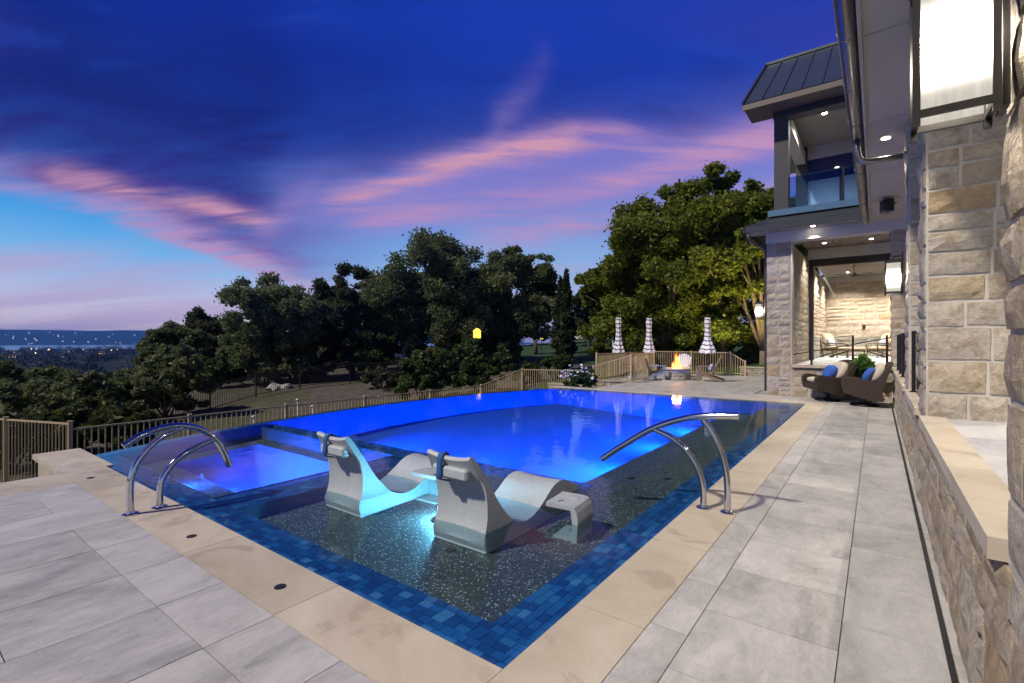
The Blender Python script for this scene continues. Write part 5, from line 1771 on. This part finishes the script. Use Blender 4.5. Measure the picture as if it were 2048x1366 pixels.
def flame_mat(k):
    co = k.n('ShaderNodeTexCoord').outputs['Generated']
    s = k.n('ShaderNodeSeparateXYZ'); k.put(s.inputs[0], co)
    c = k.ramp(s.outputs[2], [(0, c3(1, .75, .35)), (.35, c3(1, .42, .08)), (1, c3(.9, .14, .02))])
    e = k.n('ShaderNodeEmission'); k.put(e.inputs[0], c); e.inputs[1].default_value = 5.0
    tr = k.n('ShaderNodeBsdfTransparent')
    lw_ = k.n('ShaderNodeLayerWeight'); lw_.inputs[0].default_value = .45
    f = k.m('MULTIPLY', k.m('SUBTRACT', 1.0, lw_.outputs['Facing']), k.m('SUBTRACT', 1.15, s.outputs[2]), clamp=True)
    mx = k.n('ShaderNodeMixShader'); k.put(mx.inputs[0], f); k.put(mx.inputs[1], tr.outputs[0]); k.put(mx.inputs[2], e.outputs[0])
    return mx.outputs[0]
M['flame'] = mat('flame', flame_mat)
t = thing('fire', (FX, FY, .3), 'orange flames burning in the fire pit', 'fire')
for i in range(9):
    a = rgp.uniform(0, 6.28); q = rgp.uniform(0, .2); hh = rgp.uniform(.35, .75) * (1.25 - q * 2)
    bx, by = FX + q * math.cos(a), FY + q * math.sin(a)
    pts = []; rd = []
    ph = rgp.uniform(0, 6)
    for j in range(9):
        f = j / 8
        pts.append((bx + .06 * math.sin(ph + f * 4) * f + .02, by + .05 * math.cos(ph + f * 5) * f, .30 + hh * f))
        rd.append(max(.004, .085 * math.sin(math.pi * min(1, f * .78 + .2)) * (1 - f * .55)))
    B().tube(pts, rd, 8).build('flame', M['flame'], t, True)
for i in range(5):
    a = i * 1.25
    B().tube([(FX + .2 * math.cos(a), FY + .2 * math.sin(a), .30), (FX - .06 * math.cos(a), FY - .06 * math.sin(a), .42)], .035, 8).build('log', M['bark'], t, True)
l = bpy.data.lights.new('fire', 'POINT'); l.energy = 38; l.color = (1, .45, .14); l.shadow_soft_size = .18
o = bpy.data.objects.new('fire_lamp', l); C.objects.link(o); o.location = (FX, FY, .75)

# ------------------------------------------------------------------ garden uplights behind the low wall
for i, (x, y, lab) in enumerate([(-3.6, 25.0, 'garden uplight behind the low wall nearest the porch'), (-6.6, 25.4, 'garden uplight in the bed behind the fire pit')]):
    zg = z1(x, y)
    t = thing('garden_uplight', (x, y, zg), lab, 'garden light', 'uplights in the planting bed')
    B().tube([(x, y, zg - .1), (x, y, zg + .22)], .012, 8).build('stake', M['iron'], t, True)
    B().lathe([(.03, .20), (.055, .24), (.06, .34), (.05, .345)], (x, y, zg), 14).build('housing', M['iron'], t, True)
    B().lathe([(.045, .335), (.045, .35), (.01, .352)], (x, y, zg), 14).build('bulb', M['bulb'], t, True)
    l = bpy.data.lights.new('uplight', 'SPOT'); l.energy = 1400; l.color = (1, .80, .34); l.spot_size = R(110); l.spot_blend = .8; l.shadow_soft_size = .05
    o = bpy.data.objects.new('garden_uplight_lamp', l); C.objects.link(o); o.location = (x, y, zg + .37)
    o.rotation_euler = Vector((.05, .45, 1)).to_track_quat('-Z', 'Y').to_euler()

# ------------------------------------------------------------------ adirondack chairs
def adirondack(x, y, rz, label, slat, legm):
    """faces local -Y"""
    t = thing('adirondack_chair', (x, y, 0), label, 'chair', 'adirondack chairs round the fire pit', rz)
    for i in range(7):
        s = (i - 3) / 3
        h = .86 - .16 * s * s
        w = .072
        x0, x1 = s * .20, s * .275
        p0 = Vector((x0, .20, .28)); p1 = Vector((x1, .20 + .38 * h, .28 + .90 * h))
        p1.z = .28 + .88 * h * .92
        B().bar(p0, p1, w, .022, up=(0, -1, .4)).build('back_slat', slat, t, False, False)
    for i in range(6):
        yy = -.30 + i * .098
        B().box(-.26, .26, yy, yy + .088, .36 - i * .022, .382 - i * .022).build('seat_slat', slat, t, False, False)
    for s in (-1, 1):
        B().add([(s * .27, -.36, .55), (s * .38, -.36, .55), (s * .38, .1, .55), (s * .35, .38, .55), (s * .29, .38, .55), (s * .27, -.36, .575), (s * .38, -.36, .575), (s * .38, .1, .575), (s * .35, .38, .575), (s * .29, .38, .575)],
                [(0, 1, 2, 3, 4), (9, 8, 7, 6, 5), (0, 5, 6, 1), (1, 6, 7, 2), (2, 7, 8, 3), (3, 8, 9, 4), (4, 9, 5, 0)]).build('arm', legm, t, False, False)
        B().box(s * .31 - .022, s * .31 + .022, -.32, -.23, 0, .55).build('front_leg', legm, t, False, False)
        B().bar((s * .285, -.30, .34), (s * .285, .58, .045), .03, .09, up=(0, 0, 1)).build('rear_leg', legm, t, False, False)
    B().bar((-.28, .24, .42), (.28, .24, .42), .03, .06).build('cross_rail', slat, t, False, False)
    return t
adirondack(-7.0, 18.55, R(140), 'tan adirondack chair seen from behind, left of the fire', M['adir_brown'], M['adir_blue'])
adirondack(-6.55, 20.65, R(8), 'white adirondack chair facing the camera beyond the fire', M['adir_white'], M['adir_white'])
adirondack(-5.15, 19.15, R(-84), 'brown adirondack chair in profile right of the fire', M['adir_tan'], M['adir_brown'])
adirondack(-8.0, 19.1, R(70), 'tan adirondack chair behind the stair-side fence', M['adir_tan'], M['black'])
pillow(-5.0, 19.14, .52, (.12, .34, .30), (0, R(20), R(4)), M['striped'], 'pale pillow on the brown chair right of the fire')
# small white mug-like pot by the fence
t = tag(B().lathe([(.06, 0), (.075, .14), (.07, .15), (.055, .14)], (0, 0, 0), 12).build('bucket', M['white_fabric'], None, True), 'small white bucket on the terrace behind the stair-side fence', 'bucket')
t.location = (-7.75, 18.1, .001)

# ------------------------------------------------------------------ closed umbrellas
def umbrella(u, d, label, fat=1.0):
    p = W(u, 683, d)
    t = thing('patio_umbrella', (p.x, p.y, 0), label, 'umbrella', 'closed striped umbrellas behind the fire pit')
    B().tube([(p.x, p.y, .02), (p.x, p.y, 2.6)], .024, 10).build('pole', M['wood_dark'], t, True)
    B().lathe([(.25, .001), (.25, .04), (.05, .09), (.04, .2)], (p.x, p.y, 0), 20).build('base', M['black'], t)
    prof = [(1.0, .235 * fat), (1.08, .24 * fat), (1.2, .20 * fat), (1.34, .165 * fat), (1.5, .135), (1.7, .112), (1.9, .10), (2.05, .10), (2.2, .105), (2.3, .13), (2.38, .10), (2.46, .12), (2.52, .075), (2.56, .03)]
    n = 32
    b = B(); vs = []; rows = []
    zs = np.arange(1.0, 2.561, .046)
    pz = [a for a, _ in prof]; pr = [r for _, r in prof]
    for z in zs:
        r = np.interp(z, pz, pr)
        for j in range(n):
            a = 2 * math.pi * j / n
            pl = 1 + .2 * math.cos(6 * a)
            vs.append((p.x + r * pl * math.cos(a), p.y + r * pl * math.sin(a), z + .022 * math.cos(6 * a) + (.01 * math.sin(2 * a))))
    for i in range(len(zs) - 1):
        b.cur = 1 if (i % 4 == 3) else 0
        b.add([], [])
        for j in range(n):
            b.f.append((i * n + j, i * n + (j + 1) % n, (i + 1) * n + (j + 1) % n, (i + 1) * n + j)); b.mi.append(b.cur)
    b.v = [Vector(q) for q in vs]
    mesh = b.build('canopy', [M['white_fabric'], M['black_fabric']], t, True)
    B().lathe([(.02, 2.56), (.035, 2.6), (.02, 2.65), (.006, 2.68)], (p.x, p.y, 0), 10).build('finial', M['wood_dark'], t, True)
umbrella(1237, 21.0, 'closed black and white striped umbrella, leftmost of three')
umbrella(1298, 21.5, 'closed black and white striped umbrella, middle of three')
umbrella(1415, 21.0, 'closed black and white striped umbrella right of the fire, widest of three', 1.25)

# ------------------------------------------------------------------ porch furniture
def club_chair(x, y, rz, label):
    """faces local -Y"""
    t = thing('lounge_chair', (x, y, .852), label, 'armchair', 'cushioned teak furniture on the porch', rz)
    for s in (-1, 1):
        B().tube(catmull([(s * .36, -.36, 0), (s * .36, -.30, .25), (s * .36, -.34, .52), (s * .36, -.1, .58), (s * .36, .25, .56)], 4), .022, 8).build('arm', M['wood_dark'], t, True, False)
        B().bar((s * .34, .22, .02), (s * .34, .42, .98), .035, .05).build('back_post', M['wood_dark'], t, False, False)
        B().bar((s * .34, .40, 0), (s * .34, -.34, .26), .03, .05).build('rear_leg', M['wood_dark'], t, False, False)
    for i in range(5):
        z = .5 + i * .1
        B().bar((-.33, .28 + i * .03, z), (.33, .28 + i * .03, z), .03, .025).build('back_slat', M['wood_dark'], t, False, False)
    B().box(-.34, .34, -.34, .30, .26, .30).build('seat_frame', M['wood_dark'], t, False, False)
    B().soft((0, -.03, .37), (.66, .66, .16)).build('seat_cushion', M['cush_tan'], t, True, False)
    B().soft((0, .22, .70), (.64, .16, .56), (R(-16), 0, 0)).build('back_cushion', M['cush_tan'], t, True, False)
p1 = W(1668, 683, 20.0); p2 = W(1762, 683, 19.5); p3 = W(1712, 683, 19.2)
club_chair(p1.x, p1.y, R(62), 'tan cushioned armchair on the porch, left of the ottoman')
club_chair(p2.x, p2.y, R(-60), 'tan cushioned armchair on the porch, right of the ottoman')
t = thing('ottoman', (p3.x, p3.y, .852), 'tan cushioned ottoman between the porch armchairs', 'ottoman', 'cushioned teak furniture on the porch')
for sx in (-1, 1):
    for sy in (-1, 1):
        B().bar((sx * .3, sy * .2, 0), (sx * .26, sy * .18, .26), .04).build('leg', M['wood_dark'], t, False, False)
B().box(-.31, .31, -.23, .23, .26, .30).build('frame', M['wood_dark'], t, False, False)
B().soft((0, 0, .36), (.66, .50, .15)).build('cushion', M['cush_tan'], t, True, False)
pillow(p1.x - .12, p1.y - .02, 1.48, (.42, .14, .36), (R(-14), 0, R(62)), M['striped'], 'striped pillow on the left porch armchair')
pillow(p2.x + .1, p2.y + .04, 1.48, (.42, .14, .36), (R(-14), 0, R(-60)), M['striped'], 'striped pillow on the right porch armchair')
# ceiling fan
p = W(1708, 683, 18.6)
t = thing('ceiling_fan', (p.x, p.y, 3.95), 'dark ceiling fan with slim blades on the porch', 'fan')
B().tube([(p.x, p.y, 4.448), (p.x, p.y, 4.08)], .016, 8).build('rod', M['bronze'], t, True)
B().lathe([(.03, 4.14), (.06, 4.10), (.14, 4.05), (.15, 3.99), (.06, 3.95)], (p.x, p.y, 0), 20).build('motor', M['bronze'], t, True)
for i in range(5):
    a = 2 * math.pi * i / 5 + .35
    dx_, dy_ = math.cos(a), math.sin(a)
    B().bar((p.x + .12 * dx_, p.y + .12 * dy_, 4.02), (p.x + .86 * dx_, p.y + .86 * dy_, 4.01), .12, .012).build('blade', M['bronze'], t)

# ------------------------------------------------------------------ slope details
for i, (u, v, zg, lab) in enumerate([(507, 862, -1.45, 'white-capped garden stake light nearest the spa'), (595, 822, -1.5, 'white-capped garden stake light beside the second fence post'), (625, 838, -1.4, 'white garden stake light right of the second fence post')]):
    p = W(u, 683, 14.2 if i == 0 else 17.5 - i)
    zg = z1(p.x, p.y)
    top = H + (683 - [833, 799, 812][i]) / F * (14.2 if i == 0 else 17.5 - i)
    t = thing('path_light', (p.x, p.y, zg), lab, 'garden light', 'garden stake lights on the lawn strip')
    B().tube([(p.x, p.y, zg - .1), (p.x, p.y, top - .04)], .014, 8).build('stake', M['white_wall'], t, True)
    B().lathe([(.02, top - .05), (.05, top - .03), (.055, top + .01), (.02, top + .03)], (p.x, p.y, 0), 12).build('cap', M['white_wall'], t, True)
def rock(x, y, s, label, seed):
    rgx = random.Random(seed)
    bm = bmesh.new(); bmesh.ops.create_icosphere(bm, subdivisions=2, radius=1)
    for v in bm.verts:
        n_ = mnoise.noise(v.co * 1.6 + Vector((seed, 0, 0)))
        v.co *= (1 + .45 * n_)
        v.co = Vector((v.co.x * s, v.co.y * s * .8, v.co.z * s * .55))
    me = bpy.data.meshes.new('boulder'); bm.to_mesh(me); bm.free(); me.materials.append(M['rock'])
    o = bpy.data.objects.new('boulder', me); C.objects.link(o); o.location = (x, y, z1(x, y) + s * .2)
    tag(o, label, 'rock', 'pale boulders on the slope')
for i, (u, d, s, lab) in enumerate([(548, 30, .5, 'pale boulder, left one of the heap below the rounded oak'), (558, 30.4, .35, 'small pale boulder on top of the heap'), (572, 30, .42, 'pale boulder, right one of the heap below the rounded oak'),
                                    (240, 17, .45, 'boulder behind the fence at the foot of the brush'), (262, 17.5, .4, 'boulder right of the brush foot'), (285, 18.5, .45, 'reddish boulder at the end of the boulder row')]):
    p = W(u, 683, d); rock(p.x, p.y, s, lab, i + 1)
# bench under the oaks
p = W(480, 683, 38); zb = z1(p.x, p.y)
t = thing('garden_bench', (p.x, p.y, zb), 'slatted wooden bench standing under the oaks', 'bench', None, R(50))
for i in range(4):
    B().box(-.75, .75, -.25 + i * .13, -.14 + i * .13, .42, .45).build('seat_slat', M['adir_brown'], t, False, False)
for i in range(3):
    B().box(-.75, .75, .27, .30, .55 + i * .13, .65 + i * .13).build('back_slat', M['adir_brown'], t, False, False)
for sx in (-1, 1):
    for sy in (-.2, .26):
        B().box(sx * .68 - .035, sx * .68 + .035, sy - .035, sy + .035, -.1, .42 if sy < 0 else .95).build('leg', M['adir_brown'], t, False, False)

# ------------------------------------------------------------------ road, neighbour's house and lamps up the slope
rd = []
for (u, d) in [(690, 58), (800, 60), (900, 62), (1000, 64), (1100, 66), (1200, 68), (1320, 70)]:
    p = W(u, 683, d); q = W(u, 683, d + 4.5)
    z = z1(p.x, p.y) + .25
    rd.append(((p.x, p.y, z), (q.x, q.y, z1(q.x, q.y) + .25)))
vs = [v for pr in rd for v in pr]
o = mesh_obj('road', vs, [(i, i + 1, i + 3, i + 2) for i in range(0, len(vs) - 2, 2)], plain('asphalt', (.05, .05, .052), .85))
tag(o, 'narrow road climbing behind the trees', None, None, 'structure')
def neighbour(u0, u1, d, h, label, seed, lit):
    a = W(u0, 683, d); b = W(u1, 683, d)
    c = (a + b) / 2; zb = z1(c.x, c.y)
    L = (b - a).length; rz = math.atan2((b - a).y, (b - a).x)
    t = thing('neighbour_house', (c.x, c.y, zb), label, 'house', 'houses beyond the road', rz)
    B().box(-L / 2, L / 2, 0, 7, -.8, h).build('wall', M['stucco'], t, False, False)
    B().extr([(-.6, h), (3.5, h + 2.3), (7.6, h), (7.6, h - .15), (-.6, h - .15)], 'x', -L / 2 - .5, L / 2 + .5).build('roof', M['roof_dark'], t, False, False)
    n = max(2, int(L / 2.6))
    for i in range(n):
        x = -L / 2 + (i + .5) * L / n
        w = B().box(x - .55, x + .55, -.06, .02, .9, 2.3).build('window', M['white_wall'], t, False, False)
        B().box(x - .46, x + .46, -.075, -.061, .98, 2.22).build('pane', lit if (i + seed) % 3 == 0 else M['glass_dark'], w, False, False)
M['glass_dark'] = plain('dark_window_glass', (.02, .03, .04), .1, 0, .05, 3, 0)
M['win_yellow'] = emis('lit_window_yellow', (1.0, .72, .22), 3.0)
M['win_warm'] = emis('lit_window_warm', (1.0, .62, .28), 3.0)
neighbour(885, 985, 74, 3.0, 'pale neighbouring house behind the live oaks', 1, M['win_yellow'])
neighbour(1160, 1260, 82, 2.8, 'pale house half hidden right of the cypresses', 3, M['glass_dark'])
neighbour(1255, 1310, 46, 2.2, 'small pale shed between the umbrellas and the undergrowth', 5, M['glass_dark'])
# lamp post standing in for the yellow glow, and a white lamp by the drive
def lamp_post(u, v, d, label, m, s, name='lamp_post'):
    p = W(u, v, d); zb = z1(p.x, p.y)
    t = thing(name, (p.x, p.y, zb), label, 'lamp')
    B().tube([(p.x, p.y, zb - .1), (p.x, p.y, p.z - s * .5)], .05, 8).build('post', M['iron'], t, True)
    B().lathe([(s * .2, -s * .5), (s * .34, -s * .3), (s * .34, s * .3), (s * .12, s * .5)], (p.x, p.y, p.z), 12).build('lamp_shade', m, t, True)
lamp_post(954, 668, 30.5, 'lamp post standing in for the yellow glow among the oaks', emis('yellow_glow', (1.0, .62, .08), 2.2), .7)
lamp_post(1114, 672, 55, 'small white lamp left of the cypresses', emis('white_lamp', (1, .95, .85), 9.0), .55)
lamp_post(1083, 676, 58, 'small warm lamp beside the drive', emis('warm_lamp', (1, .72, .3), 4.0), .5)

q = W(954, 664, 30.0)
l = bpy.data.lights.new('lamp', 'POINT'); l.energy = 70; l.color = (1, .68, .12); l.shadow_soft_size = .08  # added point light that warms the foliage round the yellow glow
o = bpy.data.objects.new('yellow_glow_fill', l); C.objects.link(o); o.location = q

# ------------------------------------------------------------------ the valley: woodland, town, far lights
rgn = np.random.default_rng(17)
cs = []; rs = []
for i in range(2600):
    d = 60 * (2600 / 60) ** rgn.random()
    u = rgn.uniform(-500, 760)
    p = W(u, 683, d)
    if -p.x < 52 or -p.x > 3250:
        continue
    s = rgn.uniform(2.4, 4.4) * (1 + d / 600)
    cs.append((p.x, p.y, z1(p.x, p.y) + s * .45)); rs.append((s, s, s * .8))
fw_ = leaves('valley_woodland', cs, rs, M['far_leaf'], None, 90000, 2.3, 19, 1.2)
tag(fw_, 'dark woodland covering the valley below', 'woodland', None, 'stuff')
bx = B().box(-.5, .5, -.5, .5, 0, 1).build('wall', M['stucco']); bx.data.materials[0] = plain('far_house_wall', (.10, .09, .085), .9); HM = bx.data; bpy.data.objects.remove(bx)
M['far_white'] = emis('far_white_light', (1, .96, .88), 10.0)
M['far_warm'] = emis('far_warm_light', (1, .66, .34), 8.0)
roofm = B().extr([(-.6, 0), (0, .55), (.6, 0)], 'x', -.55, .55).build('roof', M['roof_dark']); RFM = roofm.data; bpy.data.objects.remove(roofm)
winm = B().box(-.5, .5, -.02, .02, -.5, .5).build('window', M['win_warm']); WM = winm.data; bpy.data.objects.remove(winm)
rgh = random.Random(23)
town = [(5, 712, 0), (28, 716, 1), (36, 711, 2), (44, 714, 3), (52, 703, 4), (62, 699, 5), (140, 702, 6), (162, 702, 7), (178, 705, 8), (118, 718, 9), (96, 708, 10), (205, 709, 11), (75, 706, 12), (240, 705, 13)]
for (u, v, i) in town:
    d = F * 39.5 / (v - 683.0)
    p = W(u, 683, d); zb = z1(p.x, p.y)
    t = thing('town_house', (p.x, p.y, zb), 'small house with lit windows in the valley town', 'house', 'houses with lit windows in the valley town', rgh.uniform(.6, 1.2))
    w, l, h = rgh.uniform(14, 24), rgh.uniform(10, 14), rgh.uniform(5, 9)
    inst('wall', HM, t, (0, 0, -1), (w, l, h + 1), world=False)
    inst('roof', RFM, t, (0, 0, h), (w, l, 7), world=False)
    for q in range(3):
        inst('window', WM, t, (w * (q - 1) * .3, -l / 2 - .05, h * .5), (w * .05, 1, h * .3), world=False)
    for q in range(2):
        inst('window', WM, t, (w / 2 + .05, l * (q - .5) * .5, h * .5), (l * .07, 1, h * .3), (0, 0, R(90)), world=False)
sph = B().lathe([(.05, -1), (.7, -.7), (1, 0), (.7, .7), (.05, 1)], (0, 0, 0), 8).build('street_lamp', M['far_white']); SPH = sph.data; bpy.data.objects.remove(sph)
sph = B().lathe([(.05, -1), (.7, -.7), (1, 0), (.7, .7), (.05, 1)], (0, 0, 0), 8).build('street_lamp', M['far_warm']); SPW = sph.data; bpy.data.objects.remove(sph)
for i in range(30):
    u = rgh.uniform(5, 276); qx = rgh.uniform(7750, 9600)
    a = (u - 1024) / F
    d = qx / (SA - CA * a)
    p = W(u, 683, d); zb = z1(p.x, p.y)
    o = inst('far_lamp', SPH, None, (p.x, p.y, zb + 10), (rgh.uniform(1.4, 3.0),) * 3)
    tag(o, 'tiny white light on the far shore of the lake', 'light', 'lights on the far shore of the lake')
for i in range(14):
    u = rgh.uniform(5, 272); v = rgh.uniform(700, 712)
    d = F * 39.5 / (v - 683.0); p = W(u, 683, d); zb = z1(p.x, p.y)
    o = inst('far_lamp', SPW, None, (p.x, p.y, zb + 9), (rgh.uniform(.6, 1.3),) * 3)
    tag(o, 'tiny warm street light in the valley town', 'light', 'street lights of the valley town')

# ------------------------------------------------------------------ haze: the blue air over the valley
HAZE = True
if HAZE:
    hz = B().box(-14200, 14200, -14200, 14200, -55, 268).build('haze', None)
    hm = bpy.data.materials.new('haze_air'); hm.use_nodes = True
    k = NT(hm.node_tree)
    pv = k.n('ShaderNodeVolumePrincipled')
    pv.inputs['Color'].default_value = (.05, .30, 1.0, 1)
    pv.inputs['Density'].default_value = 6.0e-5
    pv.inputs['Anisotropy'].default_value = .1
    out = k.n('ShaderNodeOutputMaterial'); k.put(out.inputs['Volume'], pv.outputs[0])
    hz.data.materials.append(hm)
    tag(hz, 'thin blue evening haze over the valley', 'haze', None, 'stuff')
